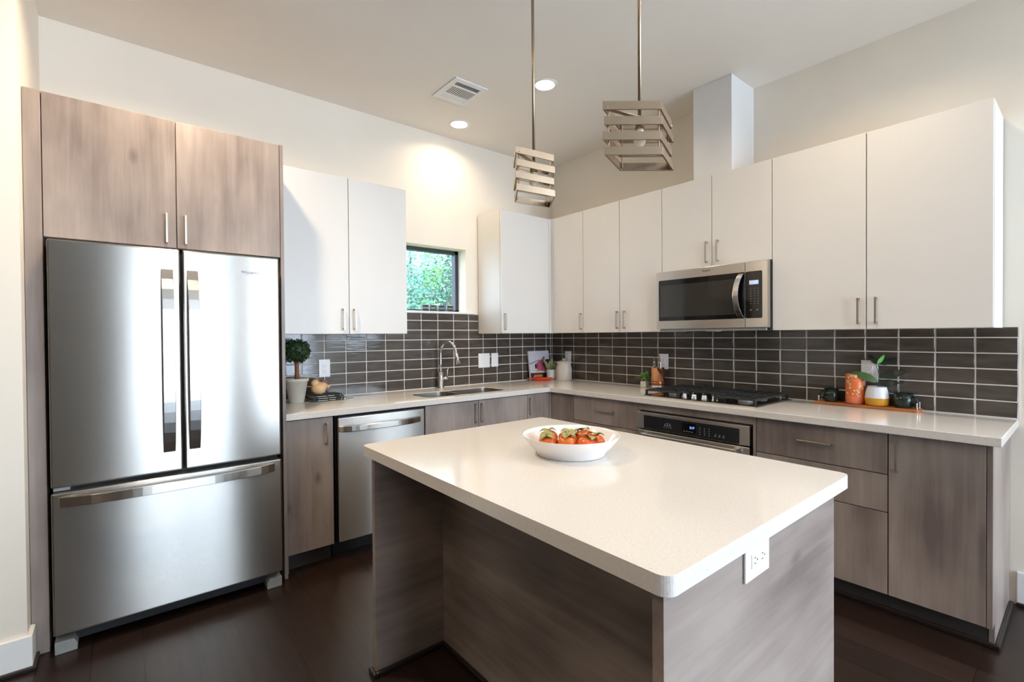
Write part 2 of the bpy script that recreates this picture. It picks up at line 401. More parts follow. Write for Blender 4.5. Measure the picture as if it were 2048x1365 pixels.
# ------------------------------------------------------------ tile backsplashes
def tiles(bm, P, rects, s_lines, z_lines):
    g = .0030; ch = .0022
    for i in range(len(s_lines)-1):
        for j in range(len(z_lines)-1):
            for (ra, rb, rc, rd) in rects:
                s0, s1, z0, z1 = max(s_lines[i]+g, ra), min(s_lines[i+1]-g, rb), max(z_lines[j]+g, rc), min(z_lines[j+1]-g, rd)
                if s1-s0 < .008 or z1-z0 < .006: continue
                k = [random.uniform(-.0005, .0005) for _ in range(2)]
                bk = [bm.verts.new(P(s, .002, z)) for s, z in ((s0, z0), (s1, z0), (s1, z1), (s0, z1))]
                md = [bm.verts.new(P(s, .0058, z)) for s, z in ((s0, z0), (s1, z0), (s1, z1), (s0, z1))]
                fr = [bm.verts.new(P(s, .008+dd, z)) for s, z, dd in ((s0+ch, z0+ch, k[0]+k[1]), (s1-ch, z0+ch, -k[0]+k[1]), (s1-ch, z1-ch, -k[0]-k[1]), (s0+ch, z1-ch, k[0]-k[1]))]
                bm.faces.new(fr).material_index = 0
                for a, b in ((bk, md), (md, fr)):
                    for q in range(4): bm.faces.new([a[q], a[(q+1) % 4], b[(q+1) % 4], b[q]]).material_index = 0
    bmesh.ops.recalc_face_normals(bm, faces=bm.faces)
zl = [.9185+.0795*k for k in range(9)]
zl[0] = .9165
bm = bmesh.new(); sl = sorted([-.0008, -.0305]+[-.093-.1556*k for k in range(18)])
tiles(bm, lambda s, d, z: (s, -d, z), [(-2.69, -.009, 0, ZU+.004), (-1.789, -.924, ZU+.004, WZ0-.02)], sl, zl)
box(bm, -2.69, -.0005, -.0045, -.0003, .914, ZU+.006, 1); box(bm, -1.789, -.924, -.0045, -.0003, ZU+.006, WZ0-.0185, 1)
obj('tile_backsplash', bm, [TILE, GROUT], label='dark taupe stacked tile backsplash on the window wall behind the sink', cat='tile wall', origin=(-1.3, 0, .914))
bm = bmesh.new(); sl = sorted([0]+[-.145-.1562*k for k in range(20)]+[-3.2665])
tiles(bm, lambda s, d, z: (-d, s, z), [(-3.2665, -.009, 0, ZU+.004)], sl, zl)
box(bm, -.0045, -.0003, -3.269, -.0005, .914, ZU+.006, 1)
obj('tile_backsplash', bm, [TILE, GROUT], label='dark taupe stacked tile backsplash behind the gas cooktop, on the right wall', cat='tile wall', origin=(0, -1.6, .914))

# ------------------------------------------------------------ cabinets
def WB(wall, bm, s0, s1, d0, d1, z0, z1, **k):
    if wall == 'A': return box(bm, s0, s1, -d0, -d1, z0, z1, **k)
    return box(bm, -d0, -d1, s0, s1, z0, z1, **k)
def handle(wall, parent, s, z0, z1, face, horiz=None, w=.0095, out=.03):
    """square bar pull; vertical z0..z1 at s, or horizontal horiz=(s0,s1) at z0"""
    bm = bmesh.new()
    if horiz is None:
        WB(wall, bm, s-w/2, s+w/2, face+out-w, face+out, z0, z1, bev=.0012)
        for z in (z0+.006, z1-.006): WB(wall, bm, s-w/2, s+w/2, face, face+out-w/2, z-.0055, z+.0055)
    else:
        a, b = horiz
        WB(wall, bm, a, b, face+out-w, face+out, z0-w/2, z0+w/2, bev=.0012)
        for q in (a+.006, b-.006): WB(wall, bm, q-.0055, q+.0055, face, face+out-w/2, z0-w/2, z0+w/2)
    return obj('handle', bm, NICKEL, parent, label='slim brushed nickel bar pull')
def door(wall, parent, s0, s1, z0, z1, face, mt, name='door', t=.02, gap=.0022):
    return obj(name, WB(wall, bmesh.new(), s0+gap, s1-gap, face-t, face, z0+gap, z1-gap, bev=.0012), mt, parent)
F = .345
def upper(name, wall, loc, s0, s1, z0, doors, label, extra=(), end=None):
    t = thing(name, loc, label, 'cabinet')
    bm = bmesh.new(); WB(wall, bm, s0+.001, s1-.001, .0015 if z0 > 1.5 else .0095, F-.0225, z0+.001, ZT)
    for e in extra: WB(wall, bm, *e)
    obj('cabinet_body', bm, WHITE, t)
    for a, b, hs in doors:
        dr = door(wall, t, a, b, z0, ZT, F, WHITE)
        if hs is not None: handle(wall, dr, hs, *((1.392, 1.532) if z0 < 1.5 else (1.822, 1.965)), F)
    return t
upper('wall_cabinet', 'A', (-2.24, -.17, ZU), -2.688, -1.791, ZU, [(-2.66, -2.2146, -2.258), (-2.2146, -1.791, -2.182)],
      'white two door wall cabinet between the refrigerator and the window', extra=[(-2.688, -2.662, .0095, F, ZU, ZT)])
upper('wall_cabinet', 'A', (-.63, -.17, ZU), -.923, -.001, ZU, [(-.923, -.372, -.897)],
      'white single door wall cabinet right of the window, in the corner', extra=[(-.3718, -.325, F-.024, F, ZU, ZT)])
upper('wall_cabinet', 'B', (-.17, -.54, ZU), -.7336, -.347, ZU, [(-.7336, -.373, -.713)],
      'narrow white single door wall cabinet in the corner, on the cooktop wall', extra=[(-.3726, -.348, F-.024, F, ZU, ZT)])
upper('wall_cabinet', 'B', (-.17, -1.1, ZU), -1.5005, -.7336, ZU, [(-1.118, -.7336, -1.098), (-1.5005, -1.118, -1.168)],
      'white two door wall cabinet directly left of the microwave')
upper('wall_cabinet', 'B', (-.17, -1.88, 1.792), -2.2604, -1.5005, 1.792, [(-1.8794, -1.5005, -1.845), (-2.2604, -1.8794, -1.923)],
      'short white two door wall cabinet above the microwave')
upper('wall_cabinet', 'B', (-.17, -2.73, ZU), -3.2114, -2.2604, ZU, [(-2.7328, -2.2604, -2.70), (-3.2114, -2.7328, -2.777)],
      'large white two door wall cabinet right of the microwave, at the end of the run')
obj('duct_cover', B(-.318, -.001, -2.003, -1.735, ZT+.001, CH-.001, bev=.001), plain('duct_white', (228, 226, 224), .3, noise=.008, nscale=5), label='white square duct cover rising from the cabinet above the microwave to the ceiling', cat='duct cover', origin=(-.16, -1.87, ZT))

# fridge surround
PF = .656
obj('tall_side_panel', B(-3.7075, -3.652, -PF, -.002, 0.0, ZT, bev=.0015), WZ, label='tall grey-brown wood panel left of the refrigerator, against the wall', cat='panel', origin=(-3.68, -.33, 0))
obj('tall_side_panel', B(-2.711, -2.6935, -PF, -.0095, 0.0, ZT, bev=.001), WZ, label='tall thin grey-brown wood panel between the refrigerator and the counter', cat='panel', origin=(-2.7, -.33, 0))
t = thing('refrigerator_cabinet', (-3.18, -.33, 1.782), 'grey-brown wood two door cabinet above the refrigerator', 'cabinet')
obj('cabinet_body', B(-3.651, -2.7115, -PF+.023, -.002, 1.783, ZT), WX, t)
for a, b, hs in ((-3.651, -3.1811, -3.222), (-3.1811, -2.7115, -3.146)):
    dr = door('A', t, a, b, 1.782, ZT, PF, WZ); handle('A', dr, hs, 1.803, 1.945, PF)

# refrigerator
FX0, FX1, FS = -3.636, -2.737, -3.170
t = thing('refrigerator', (-3.186, -.4, 0), 'large stainless steel french door refrigerator with a freezer drawer below', 'refrigerator')
obj('fridge_body', B(FX0+.004, FX1-.004, -.645, -.03, .06, 1.762, bev=.004), DARK, t)
for a, b, hx in ((FX0, FS-.0045, (-3.250, -3.203)), (FS+.0045, FX1, (-3.148, -3.103))):
    dr = obj('door', B(a, b, -.72, -.652, .712, 1.768, bev=.007), STX, t)
    bm = bmesh.new(); n = 18; rows = []
    for k in range(n+1):                       # bowed flat bar
        u = k/n; z = .805+(1.672-.805)*u; y = -.722-.052*(1-(2*u-1)**4)
        rows.append([bm.verts.new((x, yy, z)) for x, yy in ((hx[0], y), (hx[1], y), (hx[1], y+.018), (hx[0], y+.018))])
    for k in range(n):
        for q in range(4): bm.faces.new([rows[k][q], rows[k][(q+1) % 4], rows[k+1][(q+1) % 4], rows[k+1][q]])
    bm.faces.new(rows[0][::-1]); bm.faces.new(rows[-1]); bmesh.ops.recalc_face_normals(bm, faces=bm.faces)
    obj('handle', bm, STZ, dr, bevel=.002)
    last = dr
bm = faceA(text('Whirlpool', .0195), -2.876, -.7203, 1.682)
ring = bmesh.new(); tube(ring, [(-2.876+.024*math.cos(a), -.7206, 1.682+.0075*math.sin(a)+.35*.024*math.cos(a)) for a in [math.radians(200+k*14) for k in range(16)]], .0006, 5)
merge(bm, ring); obj('logo', bm, LOGO, last, label='small grey maker lettering with a swoosh')
dr = obj('freezer_drawer', B(FX0, FX1, -.722, -.652, .082, .690, bev=.007), STX, t)
bm = bmesh.new(); rows = []
for k in range(25):
    u = k/24; x = -3.612+(-2.77+3.612)*u; y = -.724-.05*(1-(2*u-1)**4)
    rows.append([bm.verts.new((x, yy, z)) for yy, z in ((y, .63), (y, .672), (y+.018, .672), (y+.018, .63))])
for k in range(24):
    for q in range(4): bm.faces.new([rows[k][q], rows[k][(q+1) % 4], rows[k+1][(q+1) % 4], rows[k+1][q]])
bm.faces.new(rows[0][::-1]); bm.faces.new(rows[-1]); bmesh.ops.recalc_face_normals(bm, faces=bm.faces)
obj('handle', bm, STX, dr, bevel=.002)
obj('hinge_cover', B(FX0+.006, FX0+.06, -.70, -.65, .694, .708, bev=.002), GREYP, t)
obj('base_grille', B(FX0+.01, FX1-.01, -.66, -.1, .02, .075, bev=.004), DARK, t)
for a, b in ((FX0+.002, FX0+.075), (FX1-.075, FX1-.002)):
    bm = bmesh.new(); sg = 1 if a < -3.3 else -1
    ol = [(a, 0.0), (b, 0), (b, .03), (b-.012, .052), (a, .052)] if sg > 0 else [(a, 0), (b, 0), (b, .052), (a+.012, .052), (a, .03)]
    extr(bm, ol, lambda p, q, tt: (p, tt, q), -.712, -.62); obj('foot', bm, GREYP, t, label='grey plastic leveling foot cover', bevel=.003)

# base cabinets
BF = .62; ZD = .871; TK = .105
def toe(wall, t, s0, s1, mt=TOE):
    bm = bmesh.new(); WB(wall, bm, s0, s1, .02, .55, 0.0, TK); obj('toe_kick', bm, mt, t)
def body(wall, t, s0, s1, z1=.874, z0=TK):
    bm = bmesh.new(); WB(wall, bm, s0+.0015, s1-.0015, .012, BF-.0225, z0, z1); obj('cabinet_body', bm, WZ, t)
t = thing('base_cabinet', (-2.556, -.3, 0), 'grey-brown wood base cabinet between the refrigerator and the dishwasher', 'cabinet')
body('A', t, -2.691, -2.424); toe('A', t, -2.676, -2.424)
dr = door('A', t, -2.691, -2.424, TK, ZD, BF, WZ); handle('A', dr, -2.466, .71, .838, BF)
bm = B(-2.691, -2.676, -.60, -.5, 0, TK); obj('toe_cheek', bm, WZ, t)
t = thing('dishwasher', (-2.115, -.3, 0), 'stainless steel dishwasher with a bowed bar handle under the counter', 'dishwasher')
obj('tub', B(-2.408, -1.815, -.60, -.03, .10, .868), DARK, t)
obj('kick_plate', B(-2.405, -1.818, -.52, -.1, 0.0, .10), DARK, t)
dr = obj('door', B(-2.403, -1.822, -.64, -.602, .112, .858, bev=.005), STX, t)
obj('control_strip', B(-2.40, -1.825, -.638, -.604, .8585, .866), DARK, t)
bm = bmesh.new(); rows = []
for k in range(25):
    u = k/24; x = -2.398+(.546)*u; y = -.642-.042*(1-(2*u-1)**4)
    rows.append([bm.verts.new((x, yy, z)) for yy, z in ((y, .775), (y, .808), (y+.016, .812), (y+.016, .771))])
for k in range(24):
    for q in range(4): bm.faces.new([rows[k][q], rows[k][(q+1) % 4], rows[k+1][(q+1) % 4], rows[k+1][q]])
bm.faces.new(rows[0][::-1]); bm.faces.new(rows[-1]); bmesh.ops.recalc_face_normals(bm, faces=bm.faces)
obj('handle', bm, STX, dr, bevel=.002)
t = thing('sink_cabinet', (-1.345, -.3, 0), 'grey-brown wood two door base cabinet under the sink', 'cabinet')
bm = bmesh.new()
box(bm, -1.807, -1.79, -.597, -.012, TK, .874); box(bm, -.90, -.884, -.597, -.012, TK, .874); box(bm, -1.79, -.90, -.597, -.012, TK, .12); box(bm, -1.79, -.90, -.597, -.585, .12, .874)
obj('cabinet_body', bm, WZ, t)
toe('A', t, -1.807, -.882)
for a, b, hs in ((-1.807, -1.362, -1.393), (-1.362, -.882, -1.342)):
    dr = door('A', t, a, b, TK, ZD, BF, WZ); handle('A', dr, hs, .706, .848, BF)
t = thing('corner_cabinet', (-.45, -.3, 0), 'grey-brown wood base cabinet in the corner, right of the sink doors', 'cabinet')
bm = bmesh.new(); box(bm, -.882, -.012, -.5975, -.012, TK, .874); box(bm, -.5975, -.012, -.872, -.5975, TK, .874); obj('cabinet_body', bm, WZ, t)
bm = bmesh.new(); box(bm, -.882, -.02, -.55, -.02, 0, TK); box(bm, -.55, -.02, -.872, -.55, 0, TK); obj('toe_kick', bm, TOE, t)
dr = door('A', t, -.882, -.645, TK, ZD, BF, WZ); handle('A', dr, -.862, .706, .848, BF)
bm = bmesh.new(); box(bm, -BF, -.598, -.872, -.622, TK+.002, ZD-.002, bev=.001); box(bm, -.643, -.6205, -BF, -.598, TK+.002, ZD-.002); obj('filler_panel', bm, WZ, t)
t = thing('drawer_cabinet', (-.3, -1.18, 0), 'grey-brown wood drawer base cabinet left of the oven', 'cabinet')
body('B', t, -1.481, -.874); toe('B', t, -1.481, -.874)
for z0, z1 in ((.673, ZD), (.50, .673), (TK, .50)):
    dr = door('B', t, -1.481, -.874, z0, z1, BF, WZ, 'drawer')
    handle('B', dr, 0, (z0+z1)/2 if z0 < .6 else .781, 0, BF, horiz=(-1.278, -1.117))
t = thing('oven_cabinet', (-.3, -1.88, 0), 'grey-brown wood cabinet framing the built-in oven', 'cabinet')
bm = bmesh.new()
for s0, s1 in ((-1.498, -1.4825), (-2.2835, -2.268)): WB('B', bm, s0, s1, .012, BF, TK, ZD)
WB('B', bm, -2.268, -1.498, .012, BF, .826, ZD); WB('B', bm, -2.268, -1.498, .012, BF, TK, .155)
obj('cabinet_body', bm, WZ, t, bevel=.001); toe('B', t, -2.2835, -1.4825)
t = thing('drawer_cabinet', (-.3, -2.585, 0), 'grey-brown wood three drawer base cabinet right of the oven', 'cabinet')
body('B', t, -2.887, -2.285); toe('B', t, -2.887, -2.285)
for z0, z1 in ((.676, ZD), (.496, .676), (TK, .496)):
    dr = door('B', t, -2.887, -2.285, z0, z1, BF, WZ, 'drawer')
    if z0 > .6: handle('B', dr, 0, .780, 0, BF, horiz=(-2.66, -2.503))
t = thing('base_cabinet', (-.3, -3.05, 0), 'grey-brown wood single door base cabinet at the end of the counter', 'cabinet')
body('B', t, -3.219, -2.887); toe('B', t, -3.219, -2.887)
dr = door('B', t, -3.219, -2.887, TK, ZD, BF, WZ); handle('B', dr, -2.921, .698, .844, BF)
bm = bmesh.new(); extr(bm, [(0-.002, 0), (-.552, 0), (-.552, TK), (-.619, TK), (-.619, .874), (-.002, .874)], lambda a, b, tt: (a, tt, b), -3.237, -3.2195)
obj('end_panel', bm, WZ, t, label='wood end panel facing the room')
bm = bmesh.new(); box(bm, -.568, -.5505, -3.255, -.5, 0, .022, bev=.005); box(bm, -.5505, -.031, -3.255, -3.2375, 0, .022, bev=.005)
struct('trim_3', bm, SHOE)

# ------------------------------------------------------------ worktop, sink, faucet
SL = rrect(-1.735, -1.447, -.535, -.265, .06); SR = rrect(-1.412, -1.03, -.535, -.265, .06)
CUT = rrect(-1.745, -1.02, -.545, -.255, .065)
bm = bmesh.new()
extr(bm, [(-2.6925, -.001), (-2.6925, -.642), (-.659, -.642), (-.659, -3.266), (-.0005, -3.266), (-.0005, -.001)], lambda a, b, tt: (a, b, tt), CT-.038, CT, holes=[CUT])
obj('countertop', bm, QUARTZ, label='L-shaped white quartz countertop running along both kitchen walls', cat='countertop', bevel=.0025, origin=(-.4, -.4, CT))
t = thing('kitchen_sink', (-1.38, -.4, .70), 'stainless steel double bowl sink set under the countertop', 'sink')
bm = bmesh.new()
extr(bm, rrect(-1.7445, -1.0205, -.5445, -.2555, .0645), lambda a, b, tt: (a, b, tt), CT-.006, CT-.003, holes=[SL, SR]); obj('rim', bm, SINKST, t)
for o_, cx in ((SL, -1.59), (SR, -1.22)):
    bm = bmesh.new(); cxs = sum(p[0] for p in o_)/len(o_); cys = -.40
    rings = []
    for sc, z in ((1, CT-.0035), (.99, .76), (.95, .72), (.8, .71), (.13, .705)): rings.append([bm.verts.new((cxs+(a-cxs)*sc, cys+(b-cys)*sc, z)) for a, b in o_])
    for j in range(4):
        for k in range(len(o_)):
            f = bm.faces.new([rings[j][k], rings[j][(k+1) % len(o_)], rings[j+1][(k+1) % len(o_)], rings[j+1][k]]); f.smooth = True
    bm.faces.new(rings[-1])
    bs = obj('bowl', bm, SINKST, t)
    obj('drain', lathe(bmesh.new(), [(.0, .002), (.03, .002), (.042, .006), (.045, .001)], (cxs, cys, .706), 24), CHROME, bs)
t = thing('faucet', (-1.345, -.055, CT), 'brushed steel gooseneck kitchen faucet behind the sink', 'faucet')
obj('base', lathe(bmesh.new(), [(.0, 0), (.029, 0), (.029, .004), (.0255, .01), (.0215, .13), (.017, .134), (0, .134)], (-1.345, -.055, CT+.0005), 24), CHROME, t)
pts = [(-1.345, -.055, 1.045), (-1.345, -.055, 1.12), (-1.345, -.055, 1.20)]
for k in range(1, 15):
    a = PI-k*math.radians(163)/14; u = .092+.092*math.cos(a); pts.append((-1.345+u*.19, -.055-u*.98, 1.205+.092*math.sin(a)))
e = pts[-1]
sp = obj('spout', tube(bmesh.new(), pts+[(e[0]+.002, e[1]-.009, e[2]-.03)], .0125, 14), CHROME, t)
obj('spray_head', tube(bmesh.new(), [(e[0]+.001, e[1]-.006, e[2]-.022), (e[0]+.0035, e[1]-.018, e[2]-.06), (e[0]+.0075, e[1]-.03, e[2]-.113)], [.0145, .0155, .0165], 16), CHROME, sp)
bm = bmesh.new(); cyl(bm, (-1.33, -.057, .995), (-1.287, -.075, .995), .013); tube(bm, [(-1.293, -.072, 1.0), (-1.290, -.073, 1.04), (-1.285, -.075, 1.083)], [.005, .0045, .004], 8)
obj('lever', bm, CHROME, t)

# ------------------------------------------------------------ gas cooktop
t = thing('gas_cooktop', (-.32, -1.875, CT), 'black gas cooktop with cast iron grates set in the countertop', 'cooktop')
obj('cooktop_base', box(B(-.583, -.058, -2.263, -1.487, CT+.0005, CT+.007, bev=.002), -.57, -.07, -2.25, -1.5, CT+.006, CT+.011, 1), [STY, BLACKG], t)
GX0, GX1 = -.545, -.085
for gi, (a, b) in enumerate(((-1.505, -1.748), (-1.753, -2.0), (-2.005, -2.245))):
    bm = bmesh.new(); x0 = GX0 if gi != 1 else -.40
    zt = .962; h = .012; r = .0055
    for y in (a, b): box(bm, x0, GX1, y-r, y+r, zt-h, zt, bev=.002)
    for x in (x0, (x0+GX1)/2, GX1): box(bm, x-r, x+r, b, a, zt-h, zt, bev=.002)
    for y in (a+(b-a)*.25, a+(b-a)*.5, a+(b-a)*.75): box(bm, x0, GX1, y-r*.8, y+r*.8, zt-h, zt, bev=.002)
    for q in range(1, 6):
        x = x0+(GX1-x0)*q/6; box(bm, x-r*.7, x+r*.7, b, a, zt-h*.8, zt-.002)
    for x in (x0, GX1):
        for y in (a, b): box(bm, x-.007, x+.007, y-.007, y+.007, CT+.010, zt-.004)
    if gi != 1:
        ry = a if gi == 0 else b
    obj('grate', bm, IRON, t)
for x, y, r in ((-.40, -1.63, .036), (-.18, -1.63, .044), (-.24, -1.876, .052), (-.40, -2.125, .044), (-.18, -2.125, .036)):
    obj('burner', lathe(bmesh.new(), [(0, .024), (r*.8, .024), (r*.85, .018), (r*.9, .016), (r, .014), (r, .0), ], (x, y, CT+.0105), 24, mi=lambda j: 0 if j < 3 else 1), [IRON, GREYP], t)
for y in (-1.773, -1.843, -1.913, -1.983):
    kb = obj('knob', lathe(bmesh.new(), [(0, .028), (.014, .028), (.017, .025), (.0175, .008), (.021, .006), (.021, 0)], (-.505, y, CT+.0105), 20), CHROME, t)
    obj('grip', B(-.522, -.488, y-.0035, y+.0035, CT+.036, CT+.050, bev=.0015), CHROME, kb)

# ------------------------------------------------------------ oven
t = thing('built_in_oven', (-.3, -1.883, .16), 'built-in stainless oven with a dark control panel under the cooktop', 'oven')
obj('oven_body', B(-.60, -.03, -2.2665, -1.4995, .157, .824), DARK, t)
fr = obj('control_panel', B(-.64, -.601, -2.257, -1.492, .703, .815, bev=.002), STY, t)
obj('panel_glass', B(-.6425, -.64, -2.20, -1.548, .706, .796, bev=.001), OVENG, fr)
bm = bmesh.new(); box(bm, -.6432, -.6425, -1.93, -1.835, .724, .784); obj('display', bm, BLACKG, fr)
bm = faceB(text('2:17', .019), -.6435, -1.905, .757); obj('clock_digits', bm, BLUE, fr)
bm = bmesh.new()
for iy in range(3):
    for iz in range(4): box(bm, -.6432, -.6425, -1.955-.03*iy-.005, -1.955-.03*iy+.001, .765-.0135*iz-.002, .765-.0135*iz+.002)
for k in range(4): box(bm, -.6432, -.6425, -1.702-.018*k-.008, -1.702-.018*k, .734, .737)
for k in range(3): box(bm, -.6432, -.6425, -1.71-.018*k-.008, -1.71-.018*k, .744, .752)
box(bm, -.6432, -.6425, -1.755, -1.715, .758, .7605)
for k in range(4): box(bm, -.6438, -.6432, -1.846-.018*k-.01, -1.846-.018*k, .729, .733)
for k in range(3): box(bm, -.6432, -.6425, -2.05-.025*k-.012, -2.05-.025*k, .727, .731); box(bm, -.6432, -.6425, -2.055-.025*k-.006, -2.055-.025*k, .736, .741)
parts_of(bm, 'key_mark', MARK, fr)
dr = obj('door', box(B(-.64, -.602, -2.255, -1.494, .168, .694, bev=.003), -.6425, -.6395, -2.20, -1.548, .23, .60, 1), [STY, BLACKG], t)
bm = bmesh.new(); box(bm, -.69, -.672, -2.20, -1.548, .655, .682, bev=.006)
for y in (-2.185, -1.563): box(bm, -.675, -.64, y-.014, y+.014, .657, .68)
obj('handle', bm, STY, dr)

# ------------------------------------------------------------ microwave
t = thing('microwave', (-.2, -1.88, 1.37), 'stainless over-the-range microwave with black door glass, above the cooktop', 'microwave')
MF = .40
obj('case', B(-.362, -.0095, -2.2595, -1.5015, 1.366, 1.789, bev=.002), DARK, t)
bm = bmesh.new()
def mp(a, b, tt): return (tt, a, b)
extr(bm, [(-2.124, 1.382), (-1.49, 1.382), (-1.49, 1.789), (-2.124, 1.789)], mp, -MF, -.363, holes=[[(-2.12, 1.44), (-2.12, 1.727)][::-1]+[(-1.512, 1.727), (-1.512, 1.44)][::-1]] if False else [])
dr = obj('door', bm, STY, t, bevel=.003)
bm = bmesh.new(); extr(bm, rrect(-2.122, -1.51, 1.440, 1.728, .008), mp, -MF-.0015, -MF+.001); obj('door_glass', bm, BLACKG, dr)
bm = bmesh.new(); extr(bm, rrect(-2.062, -1.524, 1.467, 1.690, .004), mp, -MF-.0022, -MF-.0014); obj('window', bm, MWIN, dr)
bm = bmesh.new(); rows = []
for k in range(21):
    u = k/20; z = 1.445+(1.72-1.445)*u; bow = 1-(2*u-1)**2; x = -MF-.004-.038*bow**.6 if bow > 0 else -MF-.004
    yc = -2.102+.022*bow
    rows.append([bm.verts.new((xx, yy, z)) for xx, yy in ((x, yc-.017), (x, yc+.017), (x+.010, yc+.017), (x+.010, yc-.017))])
for k in range(20):
    for q in range(4): bm.faces.new([rows[k][q], rows[k][(q+1) % 4], rows[k+1][(q+1) % 4], rows[k+1][q]])
bm.faces.new(rows[0][::-1]); bm.faces.new(rows[-1]); bmesh.ops.recalc_face_normals(bm, faces=bm.faces)
obj('handle', bm, CHROME, dr, bevel=.0015)
bm = faceB(text('Whirlpool', .0145), -MF-.0004, -1.868, 1.764); ring = bmesh.new()
tube(ring, [(-MF-.0006, -1.868-.018*math.cos(a), 1.764+.005*math.sin(a)+.35*.018*math.cos(a)) for a in [math.radians(200+k*14) for k in range(16)]], .0005, 5)
merge(bm, ring); obj('logo', bm, LOGO, dr, label='small grey maker lettering with a swoosh')
bm = bmesh.new(); box(bm, -MF, -.363, -2.258, -2.1265, 1.382, 1.789, bev=.003); cp = obj('control_panel', bm, STY, t)
bm = bmesh.new(); extr(bm, rrect(-2.226, -2.128, 1.440, 1.728, .008), mp, -MF-.0015, -MF+.001); obj('panel_glass', bm, BLACKG, cp)
obj('display', B(-MF-.0022, -MF-.0014, -2.205, -2.15, 1.647, 1.672), LCD, cp)
bm = faceB(text('2:17', .016), -MF-.0026, -2.188, 1.659); obj('clock_digits', bm, BLUE, cp)
bm = bmesh.new()
for iy in range(3):
    for iz in range(7): box(bm, -MF-.002, -MF-.0014, -2.158-.022*iy-.004, -2.158-.022*iy+.002, 1.622-.0155*iz-.0012, 1.622-.0155*iz+.0012)
for y in (-2.158, -2.197): lathe(bm, [(0, 0), (.005, 0)], (0, 0, 0), 10) if False else box(bm, -MF-.002, -MF-.0014, y-.005, y+.003, 1.487, 1.494)
parts_of(bm, 'key_mark', MARK, cp)
obj('bottom_vent', box(B(-.385, -.05, -2.24, -1.51, 1.3655, 1.381), -.36, -.3, -1.92, -1.84, 1.362, 1.366, 1), [GREYP, PLATE], t)

# ------------------------------------------------------------ island
IX0, IX1, IY0, IY1, IZ = -2.651, -1.654, -3.022, -1.617, .906
t = thing('kitchen_island', (-2.1, -2.33, 0), 'grey-brown wood kitchen island with open knee space on one side', 'island')
IB = IZ-.0405
obj('island_body', B(-2.30, -1.745, -2.972, -1.708, .0, IB), WY, t)
obj('back_panel', B(-2.326, -2.301, -2.9735, -1.7035, 0, IB), WY, t)
obj('end_panel', B(-2.634, -1.727, -3.0, -2.975, 0, IB, bev=.001), WX, t, label='grey washed wood end panel with horizontal grain')
obj('end_panel', B(-2.634, -1.727, -1.7025, -1.676, 0, IB, bev=.001), WX, t)
for k in range(3):
    y0 = -2.97+.422*k; dr = obj('door', B(-1.744, -1.726, y0+.002, y0+.42, .11, IB-.004, bev=.0012), WZ, t)
    hb = bmesh.new(); box(hb, -1.706, -1.697, y0+.035, y0+.0445, .68, .82); box(hb, -1.726, -1.7, y0+.035, y0+.0445, .684, .694); box(hb, -1.726, -1.7, y0+.035, y0+.0445, .806, .816); obj('handle', hb, NICKEL, dr)
bm = bmesh.new(); r_ = .016
box(bm, -2.326-r_, -2.327, -2.974, -1.704, 0, .02, bev=.005); box(bm, -2.64, -2.327-r_, -1.703-r_, -1.7035, 0, .02, bev=.005)
box(bm, -2.635-r_, -2.635, -1.703-r_, -1.66, 0, .02, bev=.005); box(bm, -2.635, -1.727, -1.675, -1.659, 0, .02, bev=.005)
box(bm, -2.635-r_, -1.727, -3.001-r_, -3.001, 0, .02, bev=.005); box(bm, -2.635-r_, -2.635, -3.001, -2.974+r_, 0, .02, bev=.005); box(bm, -2.635, -2.342, -2.974, -2.974+r_, 0, .02, bev=.005)
obj('shoe_moulding', bm, SHOE, t)
bm = bmesh.new(); extr(bm, rrect(IX0, IX1, IY0, IY1, .028, 8), lambda a, b, tt: (a, b, tt), IZ-.040, IZ)
obj('island_countertop', bm, QUARTZ, label='thick white quartz slab with rounded corners on top of the island', cat='countertop', bevel=.003, origin=(-2.15, -2.32, IZ))

# ------------------------------------------------------------ outlets and switches
def plate(name, wall, s0, s1, z0, z1, label, kindp, face=.009, cat='outlet', horiz=False):
    c = (s0+s1)/2; zc = (z0+z1)/2
    loc = (c, -face, zc) if wall == 'A' else (-face, c, zc)
    t = thing(name, loc, label, cat)
    obj('cover_plate', WB(wall, bmesh.new(), s0, s1, face, face+.006, z0, z1, bev=.002), PLATE, t)
    if kindp == 'outlet':
        r = obj('receptacle', WB(wall, bmesh.new(), c-.0165, c+.0165, face+.0055, face+.008, zc-.034, zc+.034, bev=.001) if not horiz else WB(wall, bmesh.new(), c-.034, c+.034, face+.0055, face+.008, zc-.0165, zc+.0165, bev=.001), PLATE, t)
        bm = bmesh.new()
        for q in (-.019, .019):
            if horiz:
                for dz in (-.0065, .0065): WB(wall, bm, c+q-.004, c+q+.004, face+.0079, face+.0084, zc+dz-.001, zc+dz+.001)
                WB(wall, bm, c+q+.009, c+q+.013, face+.0079, face+.0084, zc-.002, zc+.002)
            else:
                for ds in (-.0065, .0065): WB(wall, bm, c+ds-.001, c+ds+.001, face+.0079, face+.0084, zc+q-.004, zc+q+.004)
                WB(wall, bm, c-.002, c+.002, face+.0079, face+.0084, zc+q-.013, zc+q-.009)
        parts_of(bm, 'slot', SLOT, r)
    elif kindp:
        for k in range(kindp):
            cc = c+(k-(kindp-1)/2)*.046
            obj('rocker', WB(wall, bmesh.new(), cc-.0165, cc+.0165, face+.0055, face+.009, zc-.034, zc+.034, bev=.0015), PLATE, t)
    return t
plate('wall_outlet', 'A', -2.314, -2.235, 1.059, 1.185, 'white wall outlet on the tiles above the wooden bird', 'outlet')
plate('light_switch', 'A', -.929, -.804, 1.059, 1.187, 'wide white double switch plate on the tiles right of the faucet', 2, cat='switch')
plate('light_switch', 'A', -.786, -.709, 1.061, 1.186, 'narrow white single switch plate right of the double switch plate', 1, cat='switch')
